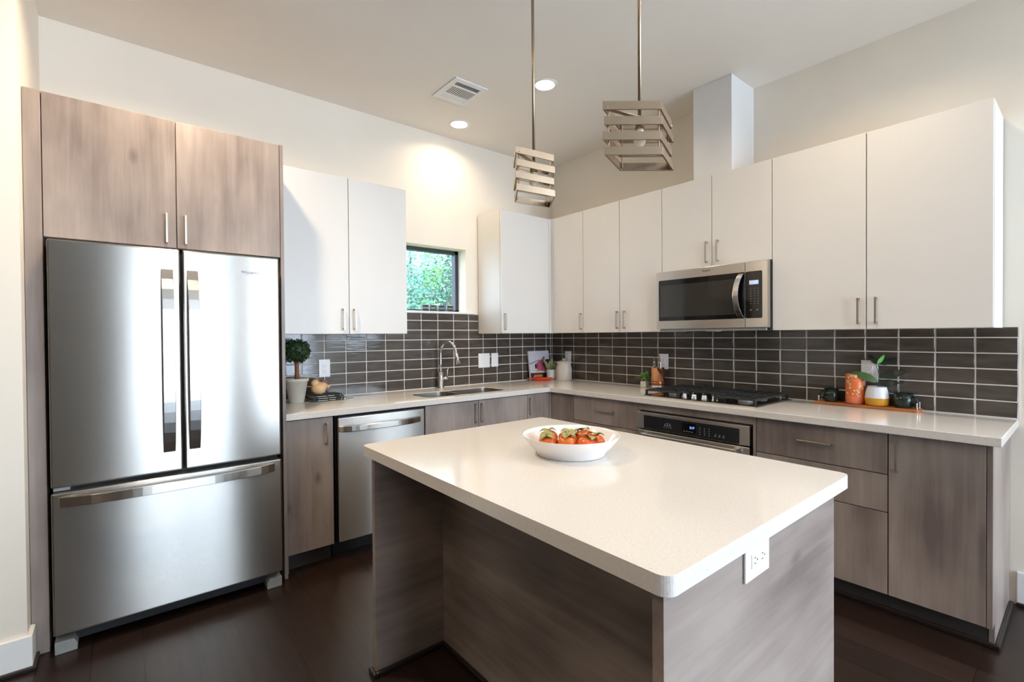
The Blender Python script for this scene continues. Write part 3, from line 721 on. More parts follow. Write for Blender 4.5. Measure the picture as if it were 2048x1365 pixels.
plate('wall_outlet', 'B', -.271, -.191, 1.064, 1.187, 'white wall plate behind the ceramic jar in the corner', 1)
plate('wall_outlet', 'B', -1.336, -1.254, 1.065, 1.188, 'white wall outlet behind the copper utensil crock', 'outlet')
plate('wall_outlet', 'B', -2.707, -2.624, 1.061, 1.184, 'white wall outlet behind the leaves in the two-tone vase', 'outlet')
plate('wall_outlet', 'A', -2.321, -2.198, .778, .8645, 'white horizontal outlet on the end of the island under the slab', 'outlet', face=3.0005, horiz=True)

# ------------------------------------------------------------ ceiling: lights, vent, pendants
def downlight(x, y, label, watts=9):
    t = thing('recessed_light', (x, y, CH), label, 'ceiling light', group='recessed ceiling lights')
    obj('trim_ring', lathe(bmesh.new(), [(.062, -.0015), (.07, -.006), (.084, -.004), (.086, -.0005)], (x, y, CH), 40), TRIM, t)
    obj('lens', lathe(bmesh.new(), [(0, -.003), (.0635, -.003)], (x, y, CH), 40), LENS, t)
    l = light('lamp', 'AREA', (0, 0, -.008), watts, (1, .81, .58), (0, 0, 0), t, shape='DISK', size=.12); l.data.spread = math.radians(150)
    return t
downlight(-1.285, -.278, 'recessed ceiling light nearest the wall above the sink window', 5)
downlight(-1.163, -1.143, 'recessed ceiling light behind the pendant rod, farther from the window wall', 5)
for x, y in ((-3.15, -1.12), (-1.05, -2.75), (-3.05, -2.75), (-4.35, -2.3), (-2.2, -4.6), (-4.6, -4.6), (-.9, -5.4)):  # unseen lamps; island shadow and fridge cabinet tone imply some, the rest are added
    downlight(x, y, 'unseen recessed ceiling light assumed outside the view', 27 if y == -1.12 else 3 if (x, y) == (-3.05, -2.75) else 12 if x == -1.05 else 11 if x == -4.35 else 6)
t = thing('ceiling_vent', (-1.56, -.70, CH), 'square white louvred air vent in the ceiling', 'vent')
bm = bmesh.new(); V = [[(-1.652, -.818), (-1.465, -.818), (-1.465, -.772), (-1.652, -.772)], [(-1.652, -.757), (-1.465, -.757), (-1.465, -.653), (-1.652, -.653)], [(-1.652, -.635), (-1.465, -.635), (-1.465, -.597), (-1.652, -.597)]]
extr(bm, [(-1.69, -.862), (-1.43, -.862), (-1.43, -.55), (-1.69, -.55)], lambda a, b, tt: (a, b, tt), CH-.008, CH-.0005, holes=V); obj('frame', bm, TRIM, t, bevel=.002)
obj('duct_backing', B(-1.66, -1.458, -.825, -.59, CH-.0018, CH-.0008), DARK, t)
def slat(x0, x1, y0, y1, tilt):
    bm = bmesh.new(); cx, cy = (x0+x1)/2, (y0+y1)/2; box(bm, x0, x1, y0, y1, CH-.0055, CH-.0045)
    ax = 'X' if (x1-x0) > (y1-y0) else 'Y'; bmesh.ops.rotate(bm, verts=bm.verts, cent=(cx, cy, CH-.005), matrix=Matrix.Rotation(tilt, 3, ax)); return obj('louvre', bm, TRIM, t)
for k in range(4): slat(-1.652, -1.465, -.814+.0115*k, -.809+.0115*k, .5)
for k in range(12): slat(-1.648+.0155*k, -1.641+.0155*k, -.757, -.653, .5)
for k in range(4): slat(-1.652, -1.465, -.634+.0095*k, -.6245+.0095*k, -.3)

def pendant(cx, cy, zb, ang, label):
    t = thing('pendant_light', (cx, cy, zb), label, 'pendant light', group='pendant lights over the island')
    e1 = Vector((math.cos(ang), math.sin(ang), 0)); e2 = Vector((math.cos(ang+math.radians(61)), math.sin(ang+math.radians(61)), 0))
    S1, S2, h, th = .188, .176, .027, .0055
    for k in range(4):
        z0 = zb+k*.0485; sh = .0025*(-1)**k
        c = Vector((cx, cy, z0))+e1*sh
        def corner(a, b, z): return c+e1*a+e2*b+Vector((0, 0, z))
        bm = bmesh.new(); rows = []
        for sa, sb in ((-1, -1), (1, -1), (1, 1), (-1, 1)):
            o_ = [corner(sa*S1/2, sb*S2/2, z) for z in (0, h)]; i_ = [corner(sa*(S1/2-th*1.15), sb*(S2/2-th*1.15), z) for z in (h, 0)]
            rows.append([bm.verts.new(p) for p in o_+i_])
        for a in range(4):
            for q in range(4): bm.faces.new([rows[a][q], rows[a][(q+1) % 4], rows[(a+1) % 4][(q+1) % 4], rows[(a+1) % 4][q]])
        bmesh.ops.recalc_face_normals(bm, faces=bm.faces); obj('shade_frame', bm, PENDM, t, bevel=.0008)
    base = Vector((cx, cy, zb))
    for sa, sb in ((-1, 1), (1, -1), (1, 1), (-1, -1)):
        p = base+e1*sa*(S1/2-.013)+e2*sb*(S2/2-.013)
        obj('connecting_rod', cyl(bmesh.new(), p+Vector((0, 0, .006)), p+Vector((0, 0, .165)), .0028, 8), PENDM, t)
    zt = zb+.155
    bm = bmesh.new(); d1 = e1*(S1/2-.006)+e2*(S2/2-.006); n = Vector((-d1.y, d1.x, 0)).normalized()*.008
    for s in (0, .007):
        pass
    vs = [bm.verts.new(base+p+Vector((0, 0, z))) for z in (.150, .155) for p in (-d1-n, -d1+n, d1+n, d1-n)]
    for f in ((0, 1, 2, 3), (7, 6, 5, 4), (0, 4, 5, 1), (1, 5, 6, 2), (2, 6, 7, 3), (3, 7, 4, 0)): bm.faces.new([vs[q] for q in f])
    bmesh.ops.recalc_face_normals(bm, faces=bm.faces); obj('cross_bar', bm, PENDM, t)
    obj('stem', cyl(bmesh.new(), (cx, cy, zt), (cx, cy, CH-.02), .0062, 12), PENDM, t)
    so = obj('socket', lathe(bmesh.new(), [(0, .149), (.016, .149), (.016, .115), (0, .115)], (cx, cy, zb), 16), PENDM, t)
    obj('bulb', lathe(bmesh.new(), [(0, .115), (.012, .113), (.014, .10), (.02, .082), (.019, .068), (.011, .056), (0, .053)], (cx, cy, zb), 18), BULB, so)
    obj('canopy', lathe(bmesh.new(), [(.06, -.001), (.06, -.02), (.012, -.024), (0, -.024)], (cx, cy, CH), 28), PENDM, t)
pendant(-2.041, -2.528, 1.922, math.radians(-39.7), 'larger looking pendant of stacked nickel frames, nearer the camera')
pendant(-2.045, -2.0, 1.918, math.radians(-7.6), 'smaller looking pendant of stacked nickel frames, farther from the camera')

# ------------------------------------------------------------ bowl of persimmons on the island
BX, BY = -2.112, -2.268
obj('serving_bowl', lathe(bmesh.new(), [(0, .003), (.118, .003), (.126, 0), (.129, .002), (.132, .014), (.155, .035), (.172, .058), (.179, .0695), (.1805, .071), (.178, .0715), (.169, .058), (.150, .036), (.125, .018), (0, .014)], (BX, BY, IZ+.0005), 64),
    plain('white_porcelain', (240, 236, 234), .12, noise=.01, nscale=5), label='wide white porcelain bowl of persimmons on the island', cat='bowl', origin=(BX, BY, IZ))
def fruitmat(c1, c2):
    mt, nt, b = mat('persimmon_skin'); mp = coords(nt); n = nd(nt, 'ShaderNodeTexNoise'); n.inputs['Scale'].default_value = 22; nt.links.new(mp.outputs[0], n.inputs['Vector'])
    r = ramp(nt, [(.35, lin(c1)), (.65, lin(c2))]); nt.links.new(n.outputs[0], r.inputs[0]); nt.links.new(r.outputs[0], b.inputs['Base Color']); b.inputs['Roughness'].default_value = .25; return mt
PERS = fruitmat((200, 80, 30), (230, 124, 48)); CALYX = plain('dry_calyx', (158, 150, 92), .7, noise=.25, nscale=60)
def persimmon(label):
    t = thing('persimmon', (0, 0, 0), label, 'persimmon', group='persimmons in the white bowl')
    bm = bmesh.new(); vs = sphere(bm, (0, 0, .029), .036, 3, (1, 1, .82))
    for v in vs:
        r2 = v.co.x**2+v.co.y**2
        if v.co.z > .04: v.co.z -= .006*max(0, 1-r2/.0004)
        a = math.atan2(v.co.y, v.co.x); f = 1+.035*math.cos(4*a); v.co.x *= f; v.co.y *= f
    obj('fruit', bm, PERS, t)
    bm = bmesh.new()
    for k in range(4):
        a = k*PI/2+.4; leaf(bm, (0, 0, .0535), (.033*math.cos(a), .033*math.sin(a), .0525), .0145, .007, fold=.25, n=6)
    cyl(bm, (0, 0, .052), (.001, .001, .062), .003, 8); obj('calyx', bm, CALYX, t)
    return t
pos = [(-.075, .045, .0188, 'persimmon at the far left of the bowl', .3), (-.082, -.022, .0188, 'persimmon at the near left edge of the bowl', 1.2), (-.012, .028, .0188, 'persimmon in the middle of the bowl toward the back', 2.0),
       (.055, .030, .0225, 'tallest persimmon, with a bare orange side, at the back of the bowl', .9), (-.02, -.05, .0188, 'persimmon at the front center of the bowl', .1), (.082, -.035, .0188, 'persimmon at the right end of the bowl', 1.7), (.04, -.078, .0188, 'persimmon half hidden by the front rim of the bowl', .6)]
proto = None
ca, sa_ = sy_, -cy_           # along the view's right
for k, (a, b, z, lb, rz) in enumerate(pos):
    x = BX+a*sy_+b*cy_; y = BY-a*cy_+b*sy_
    if proto is None: proto = persimmon(lb); o = proto; o.location = (x, y, IZ+z+.0005); o.rotation_euler = (0, 0, rz)
    else: o = dup(proto, (x, y, IZ+z+.0005), lb, rz)
    o.rotation_euler = (random.uniform(-.25, .25), random.uniform(-.25, .25), rz)
o.rotation_euler = (.3, .2, .6)

# ------------------------------------------------------------ things left of the sink
GREEN = plain('topiary_leaf', (34, 62, 26), .6, noise=.35, nscale=90)
def leafball(c, r, n, size, sq=1, seed=1, bumpy=.1):
    rd = random.Random(seed); bm = bmesh.new(); sphere(bm, c, r*.86, 3, (1, 1, sq))
    for _ in range(n):
        u = rd.uniform(-1, 1); a = rd.uniform(0, 2*PI); s = math.sqrt(1-u*u); d = Vector((s*math.cos(a), s*math.sin(a), u*sq))
        p = Vector(c)+d*r*rd.uniform(.84, 1+bumpy*.5); dr_ = (d+Vector((rd.uniform(-.9, .9), rd.uniform(-.9, .9), rd.uniform(-.5, .9)))).normalized()*size*rd.uniform(.7, 1.2)
        sd = dr_.cross(d).normalized()*size*.33 if dr_.cross(d).length > 1e-6 else Vector((size*.3, 0, 0))
        v = [bm.verts.new(q) for q in (p-dr_*.4, p+sd, p+dr_*.6, p-sd)]; bm.faces.new(v)
    return bm
PXc, PYc = -2.505, -.165
t = thing('topiary_plant', (PXc, PYc, CT), 'small round green topiary on a bare stem in a cream pot, beside the refrigerator', 'plant')
obj('pot', lathe(bmesh.new(), [(0, .0), (.043, 0), (.045, .002), (.068, .138), (.074, .14), (.076, .158), (.071, .16), (.066, .156), (.062, .14), (0, .138)], (PXc, PYc, CT+.0005), 40), plain('cream_clay', (204, 200, 186), .6, noise=.04, nscale=20), t)
obj('soil', lathe(bmesh.new(), [(0, .152), (.04, .15), (.066, .144)], (PXc, PYc, CT), 24), plain('soil', (38, 28, 22), .9, noise=.3, nscale=80, bump=.5), t)
obj('stem', tube(bmesh.new(), [(PXc, PYc, CT+.14), (PXc+.004, PYc, CT+.2), (PXc+.001, PYc, CT+.28)], [.0165, .014, .013], 10), plain('stem_bark', (140, 88, 60), .7, noise=.3, nscale=50), t)
obj('foliage', leafball((PXc+.004, PYc, CT+.339), .083, 900, .016, .96, 3), GREEN, t)
PAPER = plain('page_paper', (205, 190, 165), .8, noise=.1, nscale=200)
SPINE = plain('dark_book_cloth', (34, 36, 33), .55, noise=.15, nscale=40); LETT = plain('spine_lettering', (190, 192, 170), .5)
bks = [('stacked_book', 'bottom book of the stack of three under the wooden bird', 0, .0132, 0, -.003), ('stacked_book', 'middle book of the stack of three under the wooden bird', .0137, .0126, .004, .0), ('stacked_book', 'top book of the stack of three, directly under the wooden bird', .0268, .0128, -.005, .004)]
bx0, bx1, by0, by1 = -2.424, -2.217, -.228, -.085
for nm, lb, dz, hh, dx, dy in bks:
    t = thing(nm, ((bx0+bx1)/2+dx, (by0+by1)/2+dy, CT+dz), lb, 'book', 'dark books under the bird')
    z0 = CT+.0006+dz; X0, X1, Y0, Y1 = bx0+dx, bx1+dx, by0+dy, by1+dy
    bm = bmesh.new(); box(bm, X0, X1, Y0, Y1, z0, z0+.0018); box(bm, X0, X1, Y0, Y1, z0+hh-.0018, z0+hh); box(bm, X0, X1, Y0, Y0+.002, z0, z0+hh)
    obj('cover', bm, SPINE, t)
    obj('pages', B(X0+.004, X1-.003, Y0+.002, Y1-.003, z0+.0018, z0+hh-.0018), PAPER, t)
    bm = bmesh.new(); box(bm, X0+.035, X0+.10, Y0-.0004, Y0, z0+hh*.3, z0+hh*.62); box(bm, X0+.108, X0+.150, Y0-.0004, Y0, z0+hh*.35, z0+hh*.65); box(bm, X1-.018, X1-.012, Y0-.0004, Y0, z0+hh*.3, z0+hh*.75)
    obj('spine_lettering', bm, LETT, t)
t2 = t
bm = bmesh.new()   # ribbon markers hanging from the pages
def ribbon(pts, wv, mi):
    r = [(bm.verts.new(Vector(p)), bm.verts.new(Vector(p)+Vector(wv))) for p in pts]
    for k in range(len(r)-1): f = bm.faces.new([r[k][0], r[k][1], r[k+1][1], r[k+1][0]]); f.material_index = mi
ribbon([(-2.224, -.19, CT+.030), (-2.208, -.192, CT+.029), (-2.196, -.196, CT+.014), (-2.180, -.202, CT+.0012), (-2.15, -.20, CT+.0012), (-2.138, -.195, CT+.004)], (0, .011, 0), 0)
ribbon([(-2.224, -.208, CT+.030), (-2.212, -.210, CT+.026), (-2.203, -.212, CT+.010), (-2.192, -.216, CT+.0012)], (0, .010, 0), 1)
o = obj('ribbon_marker', bm, [plain('black_ribbon', (24, 22, 22), .5), plain('white_ribbon', (225, 220, 212), .6)], t2); md = o.modifiers.new('thick', 'SOLIDIFY'); md.thickness = .0006
# wooden bird
t = thing('bird_figurine', (-2.36, -.16, CT+.041), 'pale round wooden bird figurine sitting on the stacked books', 'figurine')
WB_ = wood('pale_beech', 'x', ((214, 160, 104), (230, 180, 126), (240, 198, 150)), knots=False)
z0 = CT+.0405
bm = bmesh.new(); bmesh.ops.create_icosphere(bm, subdivisions=4, radius=1)
for v in bm.verts:
    c = v.co.copy(); tt = c.x
    v.co = Vector((-2.358+c.x*.054, -.16+c.y*.044, z0+.043+c.z*.044))
    if c.z < -.93: v.co.z = max(v.co.z, z0)
    if tt > .35: v.co.z += (tt-.35)*.028; v.co.y = -.16+(v.co.y+.16)*(1-(tt-.35)*.75)
    v.co.z = max(v.co.z, z0)
for f in bm.faces: f.smooth = True
sphere(bm, (-2.385, -.16, z0+.078), .027, 3, (1, .95, 1))
obj('body', bm, WB_, t)
bm = bmesh.new(); extr(bm, [(-2.318, z0+.058), (-2.282, z0+.056), (-2.300, z0+.036)], lambda a, b, q: (a, q, b), -.168, -.152); obj('beak', bm, WB_, t, bevel=.003)
obj('crest_block', B(-2.345, -2.302, -.175, -.145, z0+.070, z0+.094, bev=.003), [wood('walnut', 'x', ((96, 52, 30), (120, 68, 42), (140, 84, 54)), knots=False)], t, label='darker wooden block on the back')

# ------------------------------------------------------------ corner things
t = thing('cookbook', (-.21, -.06, CT), 'white cookbook with a pink fruit cover, leaning upright in the corner', 'book')
ang = math.radians(8)
def lean(bm, x, y, z):
    bmesh.ops.rotate(bm, verts=bm.verts, cent=(0, 0, 0), matrix=Matrix.Rotation(-ang, 3, 'X')); bmesh.ops.translate(bm, verts=bm.verts, vec=(x, y, z)); return bm
CW, CHT = .135, .278
bkx, bky = -.222, -.052
CVR = [plain('cover_white', (216, 214, 222), .4, noise=.04, nscale=8), plain('cover_pink', (190, 92, 120), .4, noise=.35, nscale=25), plain('cover_amber', (206, 140, 78), .4, noise=.25, nscale=25), plain('cover_plum', (70, 40, 52), .4, noise=.3, nscale=20), plain('cover_cream', (232, 224, 214), .5), plain('cover_olive', (120, 104, 60), .5, noise=.3, nscale=30)]
obj('cover', lean(B(-CW, CW, -.018, 0, 0, CHT, bev=.001), bkx, bky, CT+.001), CVR[0], t)
bm = bmesh.new()
def patch(pts, mi, d): extr(bm, pts, lambda a, b, q: (a, q, b), d-.0002, d, mi)
ell = lambda cx, cz, rx, rz, a0=0, n=28: [(cx+rx*math.cos(2*PI*k/n)*math.cos(a0)-rz*math.sin(2*PI*k/n)*math.sin(a0), cz+rx*math.cos(2*PI*k/n)*math.sin(a0)+rz*math.sin(2*PI*k/n)*math.cos(a0)) for k in range(n)]
patch([(-.13, .012), (.13, .012), (.13, .060), (-.13, .066)], 3, -.0184)
patch([(-.13, .066), (.10, .062), (.128, .078), (-.12, .080)], 4, -.0186)
patch([(-.06, .078), (.128, .078), (.128, .112), (-.02, .104)], 2, -.0188)
patch(ell(.03, .140, .085, .052, .25), 1, -.0190)
patch(ell(-.055, .128, .012, .026, 0), 3, -.0192)
patch(ell(.09, .160, .05, .028, .5), 3, -.0192)
patch(ell(.052, .196, .03, .014, .9), 5, -.0194)
patch([(-.132, .150), (.0, .187), (.0, .192), (-.132, .157)], 3, -.0188)
patch([(-.10, .024), (.02, .022), (.02, .044), (-.08, .046)], 2, -.0190)
obj('cover_picture', lean(bm, bkx, bky, CT+.001), CVR, t)
# orange spoon rest
t_or = bmesh.new(); orx, ory = -.295, -.165
OR = plain('orange_enamel', (222, 74, 30), .2, noise=.12, nscale=18)
lathe(t_or, [(0, .003), (.05, .003), (.058, 0), (.078, .003), (.10, .022), (.104, .0265), (.102, .028), (.09, .02), (.06, .010), (0, .009)], (0, 0, 0), 48, sx=1, sy=.42)
box(t_or, -.145, -.095, -.012, .012, .018, .0265, bev=.003)
bmesh.ops.rotate(t_or, verts=t_or.verts, cent=(0, 0, 0), matrix=Matrix.Rotation(math.atan2(-cy_, sy_), 3, 'Z')); bmesh.ops.translate(t_or, verts=t_or.verts, vec=(orx, ory, CT+.0006))
obj('spoon_rest', t_or, OR, label='shallow orange enamel spoon rest in front of the cookbook', cat='spoon rest', origin=(orx, ory, CT))
# snake plant
sx0, sy0 = -.145, -.135
t = thing('snake_plant', (sx0, sy0, CT), 'small striped snake plant in a rounded white pot, between the cookbook and the jar', 'plant')
obj('pot', lathe(bmesh.new(), [(0, 0), (.030, 0), (.044, .006), (.048, .02), (.050, .096), (.0485, .0985), (.046, .096), (.045, .088), (0, .086)], (sx0, sy0, CT+.0006), 36), plain('white_ceramic', (232, 231, 236), .3, noise=.01, nscale=10), t)
obj('soil', lathe(bmesh.new(), [(0, .091), (.0455, .089)], (sx0, sy0, CT), 20), plain('potting_soil', (44, 40, 34), .9, noise=.3, nscale=80), t)
def stripe():
    mt, nt, b = mat('snake_leaf'); mp = coords(nt, (1, 1, 1)); n = nd(nt, 'ShaderNodeTexWave', bands_direction='Z'); n.inputs['Scale'].default_value = 30; n.inputs['Distortion'].default_value = 4
    nt.links.new(mp.outputs[0], n.inputs['Vector']); r = ramp(nt, [(.35, lin((52, 72, 44))), (.6, lin((150, 166, 112)))]); nt.links.new(n.outputs[0], r.inputs[0]); nt.links.new(r.outputs[0], b.inputs['Base Color']); b.inputs['Roughness'].default_value = .4; return mt
SN = stripe(); SNE = plain('snake_leaf_edge', (214, 214, 150), .45)
rd = random.Random(5)
for k, (a, l, tl) in enumerate(((-.9, .115, .55), (-.4, .10, .28), (0.1, .125, .18), (.6, .10, .4), (1.0, .125, .75), (2.2, .09, .3), (3.4, .095, .35), (-2.0, .09, .3), (.3, .085, .05))):
    dx, dy = math.cos(a)*sy_, -math.cos(a)*cy_; dx = math.sin(a)*sy_; dy = -math.sin(a)*cy_
    dep = math.cos(a)*.3
    bs = Vector((sx0+dx*.018-cy_*dep*.03, sy0+dy*.018-sy_*dep*.03, CT+.086)); tp = bs+Vector((dx*l*tl*1.3-cy_*dep*l*tl, dy*l*tl*1.3-sy_*dep*l*tl, l))
    bm = bmesh.new(); leaf(bm, bs, tp, .0125, .006, side=(sy_, -cy_, 0), mi=1, widest=.4, thick=.0006); leaf(bm, bs+Vector((-cy_, -sy_, 0))*.0016, bs+(tp-bs)*.96+Vector((-cy_, -sy_, 0))*.0016, .0088, .006, side=(sy_, -cy_, 0), mi=0, widest=.4)
    obj('leaf', bm, [SN, SNE], t)
# jar
jx, jy = -.112, -.272
t = thing('ceramic_jar', (jx, jy, CT), 'cream ceramic lidded jar in the corner of the counter', 'jar')
JAR = plain('cream_ceramic', (222, 212, 200), .35, noise=.02, nscale=10)
obj('jar_body', lathe(bmesh.new(), [(0, 0), (.072, 0), (.0755, .004), (.076, .11), (.073, .13), (.066, .148), (.0665, .156), (.074, .166), (.0755, .172), (.07, .174), (0, .172)], (jx, jy, CT+.0006), 44), JAR, t)
obj('lid', lathe(bmesh.new(), [(.0725, .1745), (.072, .178), (.05, .183), (.0, .186)], (jx, jy, CT), 40), JAR, t)
obj('lid_knob', lathe(bmesh.new(), [(.0105, .185), (.010, .192), (.0125, .196), (.012, .205), (0, .207)], (jx, jy, CT), 20), JAR, t)

# ------------------------------------------------------------ left of the cooktop
t = thing('small_succulent', (-.085, -1.165, CT), 'tiny leafy green plant in a white cube pot, left of the copper crock', 'plant')
obj('pot', B(-.112, -.062, -1.192, -1.140, CT+.0006, CT+.050, bev=.004), plain('speckled_white', (230, 222, 210), .5, noise=.1, nscale=120), t)
SUC = plain('fresh_leaf', (132, 186, 96), .5, noise=.4, nscale=40)
bm = bmesh.new(); rd = random.Random(8)
for k in range(54):
    a = rd.uniform(0, 2*PI); el = rd.uniform(.1, 1.2); L = rd.uniform(.05, .105); b0 = Vector((-.087+rd.uniform(-.012, .012), -1.166+rd.uniform(-.012, .012), CT+.05))
    leaf(bm, b0+Vector((math.cos(a)*L*.3*math.cos(el), math.sin(a)*L*.3*math.cos(el), L*.35*math.sin(el)+.004)), b0+Vector((math.cos(a)*L*math.cos(el), math.sin(a)*L*math.cos(el), L*.8*math.sin(el)+.012)), .0085, .004, n=4)
obj('foliage', bm, SUC, t)
COPPER = plain('copper', (226, 168, 128), .2, 1, noise=.08, nscale=12)
ux, uy = -.10, -1.297
t = thing('utensil_crock', (ux, uy, CT), 'shiny copper crock with a steel base left of the cooktop', 'crock')
obj('crock_body', lathe(bmesh.new(), [(.0, .03), (.053, .03), (.053, .166), (.0535, .168), (.0515, .168), (.051, .04), (0, .038)], (ux, uy, CT), 36), COPPER, t)
obj('base_ring', lathe(bmesh.new(), [(0, 0), (.05, 0), (.052, .03), (.0, .03)], (ux, uy, CT+.0006), 36), CHROME, t)
obj('band', lathe(bmesh.new(), [(.0535, .047), (.0555, .048), (.0555, .052), (.0535, .053)], (ux, uy, CT), 36), COPPER, t)
obj('band', lathe(bmesh.new(), [(.0535, .028), (.0555, .029), (.0555, .033), (.0535, .034)], (ux, uy, CT), 36), COPPER, t)
def knife(dy, dx, label, ln):
    t = thing('table_knife', (ux+dx, uy+dy, CT+.045), label, 'utensil', 'steel utensils in the copper crock')
    x, y = ux+dx, uy+dy
    obj('handle', B(x-.005, x+.005, y-.011, y+.011, CT+.13, CT+.215, bev=.004), CHROME, t)
    bm = bmesh.new(); extr(bm, [(y-.006, CT+.214), (y+.006, CT+.214), (y+.006, CT+ln-.02), (y+.001, CT+ln), (y-.006, CT+ln-.03)], lambda a, b, q: (q, a, b), x-.001, x+.001); obj('blade', bm, CHROME, t)
    obj('rivet', cyl(bmesh.new(), (x-.0065, y, CT+.192), (x-.0045, y, CT+.192), .0045, 12), DARK, t)
    obj('tang', B(x-.003, x+.003, y-.004, y+.004, CT+.045, CT+.131), CHROME, t)
knife(.022, -.012, 'steel utensil standing at the left of the copper crock', .268); knife(-.026, -.01, 'steel utensil standing at the right of the copper crock', .262)

# ------------------------------------------------------------ tray right of the cooktop
TW = wood('acacia', 'y', ((150, 86, 44), (184, 112, 60), (204, 136, 80)), knots=False)
t = thing('wooden_tray', (-.068, -2.66, CT), 'long narrow wooden serving tray against the tiles, right of the cooktop', 'tray')
bm = bmesh.new(); ol = [(-.118, -2.41), (-.016, -2.41)]+[(-.067+.051*math.cos(a), -2.893-.022*math.sin(a)) for a in [k*PI/10 for k in range(11)]]
extr(bm, [(x, y) for x, y in ol], lambda a, b, q: (a, b, q), CT+.0006, CT+.016); obj('board', bm, TW, t, bevel=.002)
for y in (-2.428, -2.895):
    for x in (-.09, -.035):
        obj('handle_post', lathe(bmesh.new(), [(.0045, 0), (.0045, .028), (.0052, .03), (.0045, .034), (0, .035)], (x, y, CT+.0158), 14), CHROME, t, label='bright metal post')
GG = plain('dark_green_glaze', (28, 40, 34), .12, noise=.2, nscale=15)
def mug(x, y, label, r, h, ha):
    t = thing('coffee_mug', (x, y, CT+.0165), label, 'mug', 'dark green mugs on the tray')
    obj('cup', lathe(bmesh.new(), [(0, 0), (r*.9, 0), (r*.98, .006), (r, h*.5), (r*.98, h), (r*.93, h), (r*.92, .01), (0, .008)], (x, y, CT+.0168), 36), GG, t)
    d = Vector((math.cos(ha), math.sin(ha), 0)); c = Vector((x, y, CT+.0168+h*.5)); pts = [c+d*(r*.95+.024*math.sin(a))+Vector((0, 0, -h*.3*math.cos(a))) for a in [k*PI/10 for k in range(11)]]
    obj('handle', tube(bmesh.new(), pts, .0048, 10), GG, t)
mug(-.064, -2.487, 'dark green mug at the left end of the wooden tray', .0375, .078, math.radians(100)); mug(-.058, -2.832, 'dark green mug at the right end of the wooden tray', .044, .078, math.radians(-110))
def floral():
    mt, nt, b = mat('orange_floral'); tc = nt.nodes.new('ShaderNodeTexCoord'); v = nd(nt, 'ShaderNodeTexVoronoi'); v.inputs['Scale'].default_value = 62; nt.links.new(tc.outputs['Object'], v.inputs['Vector'])
    n = nd(nt, 'ShaderNodeTexNoise'); n.inputs['Scale'].default_value = 30; nt.links.new(tc.outputs['Object'], n.inputs['Vector'])
    ml = nd(nt, 'ShaderNodeMath', operation='ADD'); nt.links.new(v.outputs['Distance'], ml.inputs[0]); nt.links.new(n.outputs[0], ml.inputs[1])
    r = ramp(nt, [(.80, lin((240, 200, 152))), (.90, lin((150, 116, 60))), (.95, lin((232, 112, 52)))]); nt.links.new(ml.outputs[0], r.inputs[0]); nt.links.new(r.outputs[0], b.inputs['Base Color']); b.inputs['Roughness'].default_value = .35; return mt
t = thing('candle_tumbler', (-.066, -2.607, CT+.0165), 'orange flower patterned tumbler candle on the wooden tray', 'candle')
obj('tumbler', lathe(bmesh.new(), [(0, 0), (.040, 0), (.045, .006), (.046, .045), (.0455, .168), (.043, .172), (.041, .168), (.041, .15), (0, .148)], (-.066, -2.607, CT+.0168), 40, mi=lambda j: 1 if j < 3 else 0), [floral(), plain('coral_glaze', (240, 130, 92), .3, noise=.06, nscale=10)], t)
t = thing('bud_vase', (-.062, -2.712, CT+.0165), 'rounded vase, white above and mustard yellow below, on the wooden tray', 'vase')
obj('vase_body', lathe(bmesh.new(), [(0, 0), (.050, 0), (.056, .006), (.0575, .042), (.0575, .0435), (.054, .07), (.046, .10), (.0445, .108), (.042, .106), (.042, .1), (.05, .06), (0, .02)], (-.062, -2.712, CT+.0168), 40, mi=lambda j: 1 if j < 4 else 0), [plain('vase_white', (228, 228, 232), .35, noise=.02, nscale=20), plain('vase_mustard', (212, 150, 42), .35, noise=.05, nscale=20)], t)
LG = plain('leaf_mid_green', (62, 92, 30), .4, noise=.3, nscale=20); LB = plain('leaf_bright_green', (108, 190, 96), .4, noise=.15, nscale=20); LD = plain('leaf_deep_green', (24, 40, 27), .35, noise=.3, nscale=15)
t = thing('leaf_sprig', (-.062, -2.712, CT+.06), 'sprig of green leaves standing in the two-tone vase', 'leaves')
vt = Vector((-.062, -2.717, CT+.06))
bm = bmesh.new(); tube(bm, [vt, (-.06, -2.718, 1.05), (-.055, -2.722, 1.12), (-.05, -2.714, 1.17)], [.0025, .002, .0018, .001], 6); tube(bm, [(-.056, -2.721, 1.11), (-.04, -2.70, 1.165), (-.03, -2.655, 1.185)], [.0016, .0014, .0008], 6); obj('stem', bm, LD, t)
for a, b, wd, mt, dr_ in (((-.066, -2.719, 1.062), (-.10, -2.602, 1.118), .021, LG, .012), ((-.05, -2.711, 1.165), (-.055, -2.745, 1.219), .0095, LB, .004), ((-.055, -2.72, 1.10), (-.04, -2.835, 1.13), .024, LD, .012),
                         ((-.05, -2.715, 1.165), (-.03, -2.665, 1.215), .014, LD, .006), ((-.05, -2.715, 1.168), (-.03, -2.80, 1.205), .02, LD, .01), ((-.06, -2.719, 1.06), (-.06, -2.815, 1.065), .022, LD, .01)):
    bm = bmesh.new(); leaf(bm, a, b, wd, dr_, side=(.35, 0, 1) if mt is not LB else (.3, -1, .2), n=10, fold=.1); obj('leaf', bm, mt, t)

